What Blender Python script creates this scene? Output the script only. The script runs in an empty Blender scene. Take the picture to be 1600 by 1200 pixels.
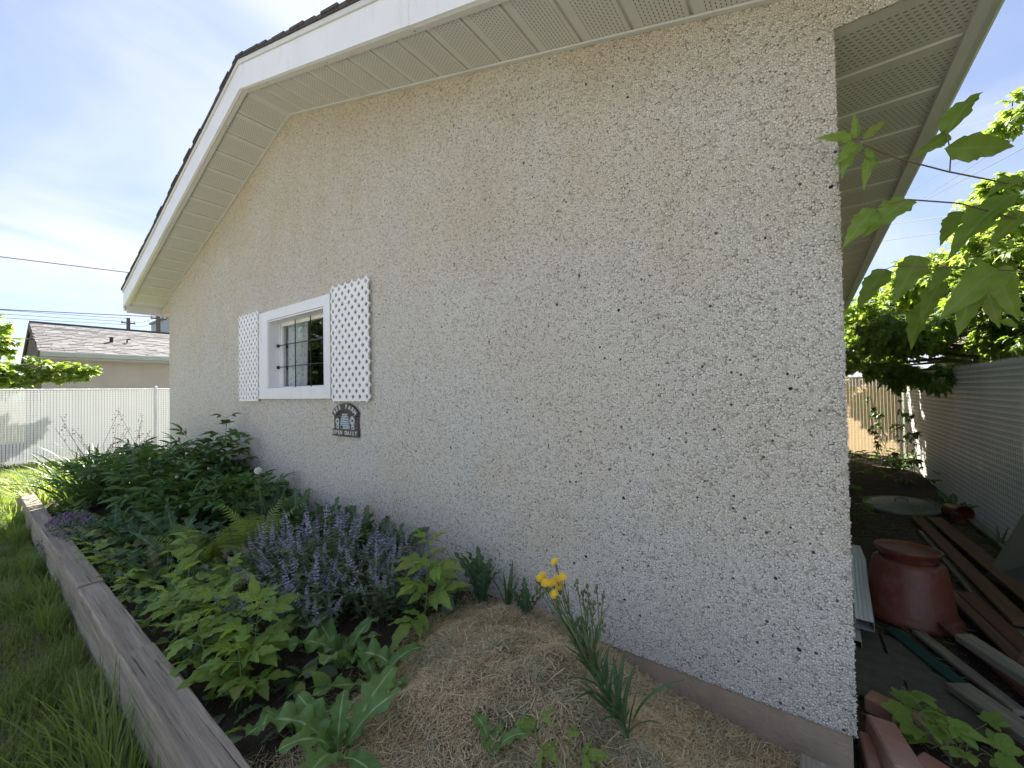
import bpy, math, random
import numpy as np
from mathutils import Vector, Matrix

SC = bpy.context.scene
COL = SC.collection
rng = np.random.default_rng(7)
random.seed(7)
R = math.radians

# ------------------------------------------------------------------ camera, sky, sun, exposure
CAM = Vector((-0.0997, -1.7331, 1.2466))
yaw, pitch, roll = 0.63265, 0.018723, -0.017228
Fv = Vector((-math.sin(yaw) * math.cos(pitch), math.cos(yaw) * math.cos(pitch), math.sin(pitch)))
r0 = Vector((math.cos(yaw), math.sin(yaw), 0)); u0 = r0.cross(Fv)
rx = r0 * math.cos(roll) + u0 * math.sin(roll); ux = u0 * math.cos(roll) - r0 * math.sin(roll)
cd = bpy.data.cameras.new('camera'); cam = bpy.data.objects.new('camera', cd); COL.objects.link(cam)
cd.sensor_width = 36; cd.sensor_fit = 'HORIZONTAL'; cd.lens = 36 * 630.98 / 1600
cd.clip_start = 0.02; cd.clip_end = 3000
mw = Matrix((rx, ux, -Fv)).transposed().to_4x4(); mw.translation = CAM
cam.matrix_world = mw; SC.camera = cam

SUN_AZ, SUN_EL = R(-47), R(43)          # azimuth clockwise from +Y
world = bpy.data.worlds.new('World'); SC.world = world; world.use_nodes = True
wn = world.node_tree; wn.nodes.clear()
def wN(t, **kw):
    n = wn.nodes.new(t)
    for k, v in kw.items(): setattr(n, k, v)
    return n
def wL(a, b): wn.links.new(a, b)
sky = wN('ShaderNodeTexSky', sky_type='NISHITA', sun_disc=False, sun_elevation=SUN_EL, sun_rotation=SUN_AZ,
         altitude=650, air_density=1.0, dust_density=0.6, ozone_density=1.5)
tc = wN('ShaderNodeTexCoord'); sx = wN('ShaderNodeSeparateXYZ'); wL(tc.outputs['Generated'], sx.inputs[0])
def wM(op, a, b=None, c=None):
    n = wN('ShaderNodeMath', operation=op)
    for i, v in enumerate((a, b, c)):
        if v is None: continue
        if isinstance(v, (int, float)): n.inputs[i].default_value = v
        else: wL(v, n.inputs[i])
    return n.outputs[0]
zz = wM('MAXIMUM', sx.outputs[2], 0.0)
den = wM('ADD', zz, 0.22)
px_ = wM('DIVIDE', sx.outputs[0], den); py_ = wM('DIVIDE', sx.outputs[1], den)
cb = wN('ShaderNodeCombineXYZ'); wL(px_, cb.inputs[0]); wL(wM('MULTIPLY', py_, 0.55), cb.inputs[1])
ns = wN('ShaderNodeTexNoise'); wL(cb.outputs[0], ns.inputs['Vector'])
ns.inputs['Scale'].default_value = 1.15; ns.inputs['Detail'].default_value = 7; ns.inputs['Roughness'].default_value = 0.52; ns.inputs['Distortion'].default_value = 0.6
cr = wN('ShaderNodeMapRange', interpolation_type='SMOOTHSTEP'); wL(ns.outputs['Fac'], cr.inputs['Value'])
cr.inputs['From Min'].default_value = 0.42; cr.inputs['From Max'].default_value = 0.74
cr.inputs['To Min'].default_value = 0.24; cr.inputs['To Max'].default_value = 0.97
# thin bright veil towards the horizon
hz = wN('ShaderNodeMapRange'); wL(sx.outputs[2], hz.inputs['Value'])
hz.inputs['From Min'].default_value = 0.0; hz.inputs['From Max'].default_value = 0.35
hz.inputs['To Min'].default_value = 0.30; hz.inputs['To Max'].default_value = 0.0
cf = wM('MINIMUM', wM('ADD', cr.outputs[0], hz.outputs[0]), 0.95)
mx = wN('ShaderNodeMix', data_type='RGBA'); wL(cf, mx.inputs['Factor'])
skyb = wN('ShaderNodeMix', data_type='RGBA', blend_type='MULTIPLY'); skyb.inputs['Factor'].default_value = 1
wL(sky.outputs[0], skyb.inputs['A']); skyb.inputs['B'].default_value = (.185, .205, .245, 1)
wL(skyb.outputs['Result'], mx.inputs['A']); mx.inputs['B'].default_value = (1.30, 1.36, 1.56, 1)
bg = wN('ShaderNodeBackground'); bg.inputs['Strength'].default_value = 0.10
wL(mx.outputs['Result'], bg.inputs['Color'])
wo = wN('ShaderNodeOutputWorld'); wL(bg.outputs[0], wo.inputs['Surface'])

sd = bpy.data.lights.new('sun', 'SUN'); sd.energy = 3.3; sd.angle = R(0.53); sd.color = (1.0, 0.94, 0.84)
so = bpy.data.objects.new('sun', sd); COL.objects.link(so)
SUND = Vector((math.sin(SUN_AZ) * math.cos(SUN_EL), math.cos(SUN_AZ) * math.cos(SUN_EL), math.sin(SUN_EL)))
so.rotation_euler = SUND.to_track_quat('Z', 'Y').to_euler(); so.location = (0, 0, 20)
SC.view_settings.view_transform = 'Standard'; SC.view_settings.look = 'None'
SC.view_settings.exposure = 3.0; SC.view_settings.gamma = 1.0; SC.view_settings.use_curve_mapping = False
SC.render.engine = 'CYCLES'
SC.cycles.max_bounces = 10; SC.cycles.diffuse_bounces = 5; SC.cycles.transmission_bounces = 8; SC.cycles.transparent_max_bounces = 12

# ------------------------------------------------------------------ materials
MATS = {}
class NT:
    def __init__(s, name):
        s.m = bpy.data.materials.new(name); s.m.use_nodes = True; s.t = s.m.node_tree
        s.t.nodes.clear(); s.out = s.n('ShaderNodeOutputMaterial'); MATS[name] = s.m
        s.tc = s.n('ShaderNodeTexCoord')
    def n(s, t, **kw):
        x = s.t.nodes.new(t)
        for k, v in kw.items(): setattr(x, k, v)
        return x
    def put(s, sock, v):
        if v is None: return
        if hasattr(v, 'is_linked'): s.t.links.new(v, sock)
        elif isinstance(v, (tuple, list)) and len(v) == 3 and sock.type == 'RGBA': sock.default_value = (*v, 1)
        else: sock.default_value = v
    def math(s, op, a, b=None, c=None, clamp=False):
        x = s.n('ShaderNodeMath', operation=op); x.use_clamp = clamp
        for i, v in enumerate((a, b, c)): s.put(x.inputs[i], v)
        return x.outputs[0]
    def mix(s, f, a, b, blend='MIX'):
        x = s.n('ShaderNodeMix', data_type='RGBA', blend_type=blend)
        s.put(x.inputs['Factor'], f); s.put(x.inputs['A'], a); s.put(x.inputs['B'], b)
        return x.outputs['Result']
    def rng(s, v, a, b, c=0.0, d=1.0, smooth=False):
        x = s.n('ShaderNodeMapRange'); x.interpolation_type = 'SMOOTHSTEP' if smooth else 'LINEAR'
        for i, q in enumerate((v, a, b, c, d)): s.put(x.inputs[i], q)
        return x.outputs[0]
    def noise(s, scale, detail=4, rough=.55, vec=None, dist=0.0):
        x = s.n('ShaderNodeTexNoise'); s.put(x.inputs['Vector'], vec or s.tc.outputs['Object'])
        x.inputs['Scale'].default_value = scale; x.inputs['Detail'].default_value = detail; x.inputs['Roughness'].default_value = rough; x.inputs['Distortion'].default_value = dist
        return x.outputs['Fac']
    def vor(s, scale, feature='F1', vec=None, rand=1.0):
        x = s.n('ShaderNodeTexVoronoi', feature=feature); s.put(x.inputs['Vector'], vec or s.tc.outputs['Object'])
        x.inputs['Scale'].default_value = scale; x.inputs['Randomness'].default_value = rand
        return x
    def map(s, scale, vec=None):
        x = s.n('ShaderNodeMapping'); s.put(x.inputs['Vector'], vec or s.tc.outputs['Object']); x.inputs['Scale'].default_value = scale
        return x.outputs[0]
    def bump(s, h, strength=.5, dist=.01):
        x = s.n('ShaderNodeBump'); s.put(x.inputs['Height'], h); x.inputs['Strength'].default_value = strength; x.inputs['Distance'].default_value = dist
        return x.outputs[0]
    def bsdf(s, color, rough=.6, normal=None, metal=0.0, spec=.5, **kw):
        x = s.n('ShaderNodeBsdfPrincipled'); s.put(x.inputs['Base Color'], color); s.put(x.inputs['Roughness'], rough)
        x.inputs['Metallic'].default_value = metal; x.inputs['Specular IOR Level'].default_value = spec
        if normal is not None: s.put(x.inputs['Normal'], normal)
        return x.outputs[0]
    def done(s, sh): s.t.links.new(sh, s.out.inputs['Surface']); return s.m
    def rand(s):
        a = s.n('ShaderNodeObjectInfo').outputs['Random']; b = s.n('ShaderNodeNewGeometry').outputs['Random Per Island']
        return s.math('FRACT', s.math('ADD', a, b))

def plain(name, c1, c2=None, scale=6, rough=.6, bump=0.0, bscale=60, metal=0.0, spec=.4, stretch=None, bdist=.003, detail=5):
    t = NT(name); c2 = c2 or tuple(v * .8 for v in c1)
    vec = t.map(stretch) if stretch else None
    f = t.rng(t.noise(scale, detail, .6, vec), .3, .7)
    col = t.mix(f, c1, c2)
    nrm = t.bump(t.noise(bscale, 4, .6, vec), bump, bdist) if bump else None
    return t.done(t.bsdf(col, rough, nrm, metal, spec))

def leafmat(name, dark, light, trans, tcol, rough=.45, vein=(.35, .42, .22), vein_amt=.6, side=9.0, spec=.35, side_amt=.45):
    k_ = 1.8; dark, light, tcol, vein = [tuple(min(.9, v * k_) for v in c) for c in (dark, light, tcol, vein)]
    t = NT(name); r = t.rand()
    uv = t.n('ShaderNodeUVMap'); sep = t.n('ShaderNodeSeparateXYZ'); t.t.links.new(uv.outputs[0], sep.inputs[0])
    u = t.math('ABSOLUTE', t.math('SUBTRACT', sep.outputs[0], .5))
    rib = t.rng(u, .03, .055, 1.0, 0.0)
    sv = t.math('FRACT', t.math('MULTIPLY', t.math('SUBTRACT', sep.outputs[1], t.math('MULTIPLY', u, .55)), side))
    sv = t.math('ABSOLUTE', t.math('SUBTRACT', sv, .5))
    svm = t.math('MULTIPLY', t.rng(sv, .0, .09, 1.0, 0.0), side_amt)
    col = t.mix(r, dark, light)
    col = t.mix(t.rng(t.noise(38, 3), .35, .75, 0, .35), col, tuple(v * 1.5 for v in light))
    col = t.mix(t.math('MULTIPLY', t.math('GREATER_THAN', r, .955), t.rng(t.noise(20, 3), .4, .6, .25, .8)), col, (.20, .17, .05))
    vm = t.math('MULTIPLY', t.math('MAXIMUM', rib, svm), vein_amt)
    col = t.mix(vm, col, vein)
    nrm = t.bump(t.math('SUBTRACT', 1.0, t.math('MAXIMUM', rib, svm)), .35, .002)
    a = t.bsdf(col, rough, nrm, 0, spec)
    tr = t.n('ShaderNodeBsdfTranslucent'); t.put(tr.inputs['Color'], t.mix(r, tcol, tuple(v * .7 for v in tcol)))
    ms = t.n('ShaderNodeMixShader'); ms.inputs[0].default_value = trans
    t.t.links.new(a, ms.inputs[1]); t.t.links.new(tr.outputs[0], ms.inputs[2])
    return t.done(ms.outputs[0])

# pebble dash
t = NT('pebble_dash')
oc = t.tc.outputs['Object']
dn = t.n('ShaderNodeTexNoise'); t.put(dn.inputs['Vector'], oc); dn.inputs['Scale'].default_value = 110; dn.inputs['Detail'].default_value = 2
dv = t.n('ShaderNodeVectorMath', operation='MULTIPLY_ADD'); t.t.links.new(dn.outputs['Color'], dv.inputs[0]); dv.inputs[1].default_value = (.0085,) * 3; t.t.links.new(oc, dv.inputs[2])
v1 = t.vor(122, 'F1', dv.outputs[0]); v2 = t.vor(122, 'DISTANCE_TO_EDGE', dv.outputs[0])
sc_ = t.n('ShaderNodeSeparateColor'); t.t.links.new(v1.outputs['Color'], sc_.inputs[0])
stone = t.n('ShaderNodeValToRGB'); t.put(stone.inputs[0], sc_.outputs[0])
el = stone.color_ramp.elements
el[0].position = 0; el[0].color = (.42, .39, .33, 1); el[1].position = 1; el[1].color = (.90, .89, .87, 1)
for p_, c_ in ((.08, (.62, .595, .53, 1)), (.25, (.80, .775, .71, 1)), (.65, (.87, .85, .80, 1))):
    e = el.new(p_); e.color = c_
big = t.noise(.55, 4, .6); tint = t.mix(t.rng(t.noise(1.3, 5, .62), .38, .68), (1, 1, 1), (.98, .93, .83))
col = t.mix(1.0, stone.outputs[0], tint, 'MULTIPLY')
gap = t.rng(v2.outputs['Distance'], .01, .11)
col = t.mix(gap, (.40, .375, .325), col)
pit = t.math('MULTIPLY', t.rng(v1.outputs['Distance'], .56, .70), t.math('GREATER_THAN', sc_.outputs[2], .74))
col = t.mix(t.math('MULTIPLY', pit, .8), col, (.07, .064, .055))
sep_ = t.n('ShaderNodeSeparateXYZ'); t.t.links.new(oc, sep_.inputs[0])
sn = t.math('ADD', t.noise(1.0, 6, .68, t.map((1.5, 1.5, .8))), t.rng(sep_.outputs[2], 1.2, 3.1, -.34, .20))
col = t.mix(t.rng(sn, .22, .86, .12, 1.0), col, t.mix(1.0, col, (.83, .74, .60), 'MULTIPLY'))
vd = t.vor(16, 'F1', t.n('ShaderNodeVectorMath').outputs[0])
wv = vd.inputs['Vector'].links[0].from_node; wv.operation = 'ADD'
nz = t.n('ShaderNodeTexNoise'); t.put(nz.inputs['Vector'], oc); nz.inputs['Scale'].default_value = 90; nz.inputs['Detail'].default_value = 2
wv2 = t.n('ShaderNodeVectorMath', operation='SCALE'); t.t.links.new(nz.outputs['Color'], wv2.inputs[0]); wv2.inputs['Scale'].default_value = .014
t.t.links.new(oc, wv.inputs[0]); t.t.links.new(wv2.outputs[0], wv.inputs[1])
sc2 = t.n('ShaderNodeSeparateColor'); t.t.links.new(vd.outputs['Color'], sc2.inputs[0])
size = t.rng(sc2.outputs[0], .30, 1.0, .0, .115)
chip = t.math('LESS_THAN', vd.outputs['Distance'], size)
chipc = t.mix(t.math('GREATER_THAN', sc2.outputs[1], .50), (.02, .02, .02), (.02, .07, .038))
chipc = t.mix(t.math('GREATER_THAN', sc2.outputs[2], .82), chipc, (.09, .06, .035))
col = t.mix(chip, col, chipc)
vs = t.vor(30, 'F1'); sc3 = t.n('ShaderNodeSeparateColor'); t.t.links.new(vs.outputs['Color'], sc3.inputs[0])
fleck = t.math('MULTIPLY', t.math('GREATER_THAN', sc3.outputs[0], .74), t.math('LESS_THAN', vs.outputs['Distance'], t.rng(sc3.outputs[1], 0, 1, .07, .17)))
col = t.mix(t.math('MULTIPLY', fleck, .9), col, t.mix(t.math('GREATER_THAN', sc3.outputs[2], .6), (.035, .033, .028), (.03, .075, .04)))
hgt = t.math('ADD', t.rng(v2.outputs['Distance'], 0, .34, 0, 1, True), t.math('MULTIPLY', sc_.outputs[1], .55))
hgt = t.math('ADD', hgt, t.math('MULTIPLY', t.noise(260, 2), .25))
PEB = t.done(t.bsdf(col, .7, t.bump(hgt, 1.0, .0029), 0, .35))

CONC = plain('foundation_concrete', (.43, .35, .26), (.29, .23, .165), 5, .9, .6, 70, bdist=.006)
t = NT('white_metal'); c_ = t.mix(t.rng(t.noise(2.5, 4), .3, .7), (.80, .80, .80), (.73, .735, .74)); c_ = t.mix(t.rng(t.noise(1.0, 6, .7, t.map((9, 9, 2.2))), .56, .78, 0, .40), c_, (.50, .48, .43)); c_ = t.mix(t.rng(t.noise(45, 4, .7), .66, .74, 0, .5), c_, (.40, .37, .32)); WHITE = t.done(t.bsdf(c_, .38, t.bump(t.noise(3.0, 3), .25, .01)))
WHITE2 = plain('white_vinyl', (.84, .84, .83), (.78, .78, .77), 8, .45)
DRIP = plain('roof_edge_metal', (.66, .65, .62), (.6, .6, .58), 5, .4)
SHING = plain('roof_shingle', (.055, .05, .05), (.10, .09, .085), 30, .95, .6, 400)
GUT = plain('gutter_metal', (.62, .63, .60), (.55, .56, .54), 3, .4, spec=.5)
t = NT('vented_soffit')
uv = t.n('ShaderNodeUVMap'); sp = t.n('ShaderNodeSeparateXYZ'); t.t.links.new(uv.outputs[0], sp.inputs[0])
ua = t.math('DIVIDE', sp.outputs[0], .018); va = t.math('DIVIDE', sp.outputs[1], .019)
row = t.math('FLOOR', ua)
va2 = t.math('ADD', va, t.math('MULTIPLY', t.math('MODULO', row, 2.0), .5))
fu = t.math('ABSOLUTE', t.math('SUBTRACT', t.math('FRACT', ua), .5)); fv = t.math('ABSOLUTE', t.math('SUBTRACT', t.math('FRACT', va2), .5))
inside = t.math('MULTIPLY', t.math('GREATER_THAN', sp.outputs[0], .03), t.math('LESS_THAN', sp.outputs[0], .215))
hole = t.math('MULTIPLY', t.math('MULTIPLY', t.math('LESS_THAN', fu, .105), t.math('LESS_THAN', fv, .27)), inside)
scol = t.mix(t.rng(t.noise(4, 4), .3, .7), (.60, .595, .555), (.53, .525, .49))
SOFF = t.done(t.bsdf(t.mix(hole, scol, (.05, .05, .045)), .45, t.bump(t.math('SUBTRACT', 1.0, hole), .6, .003)))

def woodmat(name, c1, c2, ax=0, fine=1.0, rough=.85, bump=.7, crack=True):
    t = NT(name)
    rnd = t.n('ShaderNodeObjectInfo').outputs['Random']
    off = t.n('ShaderNodeVectorMath', operation='ADD'); t.t.links.new(t.tc.outputs['Object'], off.inputs[0])
    cx = t.n('ShaderNodeCombineXYZ'); t.put(cx.inputs[0], t.math('MULTIPLY', rnd, 9.0)); t.put(cx.inputs[1], t.math('MULTIPLY', rnd, 5.0)); t.t.links.new(cx.outputs[0], off.inputs[1])
    def st(along, across):
        q = [across * fine] * 3; q[ax] = along; return t.map(tuple(q), off.outputs[0])
    g = t.noise(1.0, 5, .6, st(1.2, 26), .2); g2 = t.noise(1.0, 4, .65, st(4, 150)); g3 = t.noise(1.0, 3, .5, st(2.2, 95), .15)
    col = t.mix(t.rng(g, .3, .7), c1, c2)
    col = t.mix(t.rng(g2, .42, .75, 0, .6), col, tuple(v * .5 for v in c2))
    h = g2
    if crack:
        cm = t.math('MULTIPLY', t.rng(g3, .60, .70, 0, 1), t.rng(t.noise(1.0, 3, .5, st(3.0, 12)), .40, .58, .15, 1))
        col = t.mix(t.math('MULTIPLY', cm, .85), col, tuple(v * .14 for v in c2)); h = t.math('SUBTRACT', g2, cm)
    col = t.mix(t.rng(t.noise(4, 4), .55, .8, 0, .35), col, tuple(v * .62 for v in c2))
    return t.done(t.bsdf(col, rough, t.bump(t.math('ADD', h, g), bump, .004), 0, .2))
TIMB = woodmat('weathered_timber', (.43, .375, .30), (.25, .215, .17))
GREYW = woodmat('grey_plank', (.27, .25, .22), (.17, .155, .135))
BROWNW = woodmat('brown_board', (.16, .095, .065), (.095, .055, .038), crack=False, bump=.4)
REDW = woodmat('red_brown_board', (.15, .07, .05), (.09, .045, .033), crack=False, bump=.4)
GREENW = woodmat('green_painted_board', (.022, .075, .065), (.014, .05, .045), crack=False, bump=.3)
DARKPLY = plain('dark_plywood', (.10, .115, .105), (.07, .08, .075), 4, .6, .2, 60, stretch=(1, 1, .3))
SOIL = plain('garden_soil', (.085, .062, .045), (.045, .034, .025), 14, .95, 1.0, 60, bdist=.03)
DIRT = plain('side_yard_dirt', (.07, .052, .04), (.035, .026, .02), 9, .95, 1.0, 45, bdist=.02)
LAWN = plain('lawn_ground', (.07, .085, .03), (.12, .105, .055), 2.5, .95, .8, 40, bdist=.02)
t = NT('red_plastic'); g_ = t.n('ShaderNodeNewGeometry'); gs = t.n('ShaderNodeSeparateXYZ'); t.t.links.new(g_.outputs['Normal'], gs.inputs[0])
c_ = t.mix(t.rng(t.noise(7, 5), .35, .7), (.14, .032, .018), (.10, .026, .016)); du = t.math('ADD', t.rng(t.noise(16, 6, .7), .48, .68, 0, .45), t.rng(gs.outputs[2], .5, .95, 0, .25))
du = t.math('MAXIMUM', du, t.rng(t.noise(1.0, 4, .6, t.map((90, 90, 6))), .60, .68, 0, .35)); c_ = t.mix(du, c_, (.20, .125, .095)); REDPOT = t.done(t.bsdf(c_, t.rng(du, 0, .6, .38, .8), t.bump(t.noise(60, 3), .15, .003)))
GALV = plain('galvanised_metal', (.55, .57, .57), (.42, .44, .45), 9, .4, metal=.35, stretch=(1, .15, 1))
LIDM = plain('dull_lid_metal', (.20, .21, .22), (.10, .105, .11), 5, .5, metal=.3)
PINKB = plain('pink_concrete', (.30, .13, .10), (.36, .23, .19), 7, .9, .6, 90, bdist=.006)
BLACK = plain('black_iron', (.02, .02, .022), None, 5, .5)
WIREM = plain('chain_wire', (.36, .37, .37), None, 9, .4, metal=.6)
FPOST = plain('fence_post_metal', (.72, .74, .75), None, 4, .4, metal=.2)
def slatmat(name, c, tr, amt):
    t = NT(name); col = t.mix(t.rand(), c, tuple(v * .9 for v in c)); a = t.bsdf(col, .5)
    b = t.n('ShaderNodeBsdfTranslucent'); b.inputs['Color'].default_value = (*tr, 1)
    m = t.n('ShaderNodeMixShader'); m.inputs[0].default_value = amt
    t.t.links.new(a, m.inputs[1]); t.t.links.new(b.outputs[0], m.inputs[2]); return t.done(m.outputs[0])
SLATW = slatmat('white_slat', (.80, .81, .81), (.8, .84, .84), .12)
SLATR = slatmat('grey_white_slat', (.64, .64, .59), (.5, .52, .48), .12)
SLATT = slatmat('tan_slat', (.52, .40, .27), (.60, .43, .26), .38)
BARK = plain('bark', (.13, .10, .075), (.07, .055, .04), 18, .95, 1.0, 40, stretch=(1, 1, .25), bdist=.02)
STEM = plain('green_stem', (.10, .15, .05), (.13, .14, .06), 20, .6)
STEMR = plain('reddish_twig', (.15, .12, .075), (.20, .13, .10), 20, .6)
BROWNST = plain('dry_stalk', (.16, .12, .07), (.10, .08, .05), 20, .8)
STRAW = NT('dry_straw'); _r = STRAW.rand(); _rp = STRAW.n('ShaderNodeValToRGB'); STRAW.put(_rp.inputs[0], _r)
for i, (p_, c_) in enumerate(((0, (.24, .19, .125, 1)), (1, (.86, .77, .57, 1)))): _rp.color_ramp.elements[i].position = p_; _rp.color_ramp.elements[i].color = c_
for p_, c_ in ((.25, (.50, .41, .27, 1)), (.55, (.68, .59, .42, 1)), (.8, (.62, .60, .44, 1))): _rp.color_ramp.elements.new(p_).color = c_
_patch = STRAW.rng(STRAW.noise(5.5, 3, .6), .42, .62)
STRAW = STRAW.done(STRAW.bsdf(STRAW.mix(1.0, _rp.outputs[0], STRAW.mix(_patch, (.92, .82, .70), (.66, .67, .59)), 'MULTIPLY'), .8, None, 0, .2))
MULCHB = plain('matted_clippings', (.26, .195, .12), (.13, .10, .065), 12, .95, 1.0, 70, bdist=.02)
YELLOW = plain('yellow_petal', (.80, .55, .02), (.75, .45, .01), 50, .5)
PURPLE = NT('purple_flower'); PURPLE = PURPLE.done(PURPLE.bsdf(PURPLE.mix(PURPLE.rand(), (.26, .25, .40), (.40, .38, .52)), .6))
MAGENTA = plain('magenta_flower', (.15, .065, .20), (.24, .13, .29), 60, .6)
BUD = plain('pale_bud', (.40, .42, .34), (.30, .35, .2), 60, .6)
FLUFF = plain('seed_fluff', (.75, .74, .70), None, 60, .9)

L_PEONY = leafmat('peony_leaf', (.022, .055, .016), (.05, .095, .028), .22, (.12, .20, .03), .36, (.07, .12, .04), .4)
L_BOX = leafmat('box_elder_leaf', (.060, .110, .022), (.105, .155, .030), .36, (.32, .42, .06), .45, (.14, .19, .07), .8)
L_TREE = leafmat('tree_leaf', (.024, .056, .013), (.045, .085, .02), .40, (.19, .27, .03), .42, (.08, .13, .035), .5)
L_TREE2 = leafmat('bright_tree_leaf', (.05, .085, .017), (.085, .12, .025), .5, (.24, .33, .045), .46, (.13, .17, .05), .3)
L_SOW = leafmat('broad_weed_leaf', (.044, .090, .026), (.072, .125, .034), .26, (.17, .27, .05), .5, (.21, .27, .14), .8, 6, side_amt=.12)
L_THIS = leafmat('grey_green_leaf', (.022, .050, .022), (.042, .078, .034), .22, (.11, .19, .04), .55, (.18, .23, .16), .5, 7, side_amt=.2)
L_FERN = leafmat('fern_frond', (.045, .085, .018), (.08, .115, .03), .33, (.24, .31, .05), .5, (.11, .15, .05), .4)
L_CAT = leafmat('catmint_leaf', (.045, .076, .042), (.078, .11, .062), .25, (.11, .17, .05), .65, (.08, .12, .07), .3)
L_DEAD = leafmat('dead_nettle_leaf', (.035, .058, .033), (.11, .14, .105), .2, (.12, .18, .06), .6, (.18, .2, .15), .5)
L_GRASS = leafmat('grass_blade', (.046, .074, .022), (.10, .125, .042), .32, (.26, .36, .05), .5, (.07, .10, .03), .2)
L_STRAP = leafmat('strap_leaf', (.036, .065, .017), (.075, .108, .03), .35, (.34, .42, .07), .45, (.1, .14, .04), .2)

# ------------------------------------------------------------------ mesh helpers
def wloc(o):
    v = Vector((0, 0, 0))
    while o is not None: v += o.location; o = o.parent
    return v
def tag(o, label=None, cat=None, group=None, kind=None):
    if label: o['label'] = label
    if cat: o['category'] = cat
    if group: o['group'] = group
    if kind: o['kind'] = kind
    return o
def thing(name, label, cat, loc=(0, 0, 0), group=None):
    o = bpy.data.objects.new(name, None); COL.objects.link(o); o.location = loc; o.empty_display_size = .1
    return tag(o, label, cat, group)
def mesh_data(name, V, F, mats, smooth=False, UV=None, MI=None):
    me = bpy.data.meshes.new(name)
    V = np.asarray(V, dtype=np.float64)
    if isinstance(F, np.ndarray):
        m, k = F.shape
        me.vertices.add(len(V)); me.vertices.foreach_set('co', V.ravel())
        me.loops.add(m * k); me.loops.foreach_set('vertex_index', F.ravel().astype(np.int32))
        me.polygons.add(m); me.polygons.foreach_set('loop_start', np.arange(0, m * k, k, dtype=np.int32))
        if UV is not None:
            l = me.uv_layers.new(name='UVMap'); l.data.foreach_set('uv', np.asarray(UV)[F.ravel()].astype(np.float32).ravel())
        me.update(calc_edges=True)
    else:
        me.from_pydata(V.tolist(), [], F)
        if UV is not None:
            l = me.uv_layers.new(name='UVMap'); idx = np.array([i for f in F for i in f]); l.data.foreach_set('uv', np.asarray(UV)[idx].astype(np.float32).ravel())
    for mm in (mats if isinstance(mats, (list, tuple)) else [mats]): me.materials.append(mm)
    if MI is not None: me.polygons.foreach_set('material_index', np.asarray(MI, dtype=np.int32))
    if smooth: me.polygons.foreach_set('use_smooth', np.ones(len(me.polygons), dtype=bool))
    me.validate(); return me
def link(name, me, parent=None, loc=None):
    o = bpy.data.objects.new(name, me); COL.objects.link(o)
    if parent is not None: o.parent = parent
    if loc is not None: o.location = Vector(loc) - (wloc(parent) if parent is not None else Vector((0, 0, 0)))
    return o
def build(name, V, F, mats, parent=None, loc=None, smooth=False, UV=None, MI=None):
    """V in world metres; the object sits at loc (its own base)."""
    V = np.asarray(V, dtype=np.float64)
    if loc is None: loc = wloc(parent) if parent is not None else Vector((0, 0, 0))
    return link(name, mesh_data(name, V - np.array(loc), F, mats, smooth, UV, MI), parent, loc)

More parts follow.
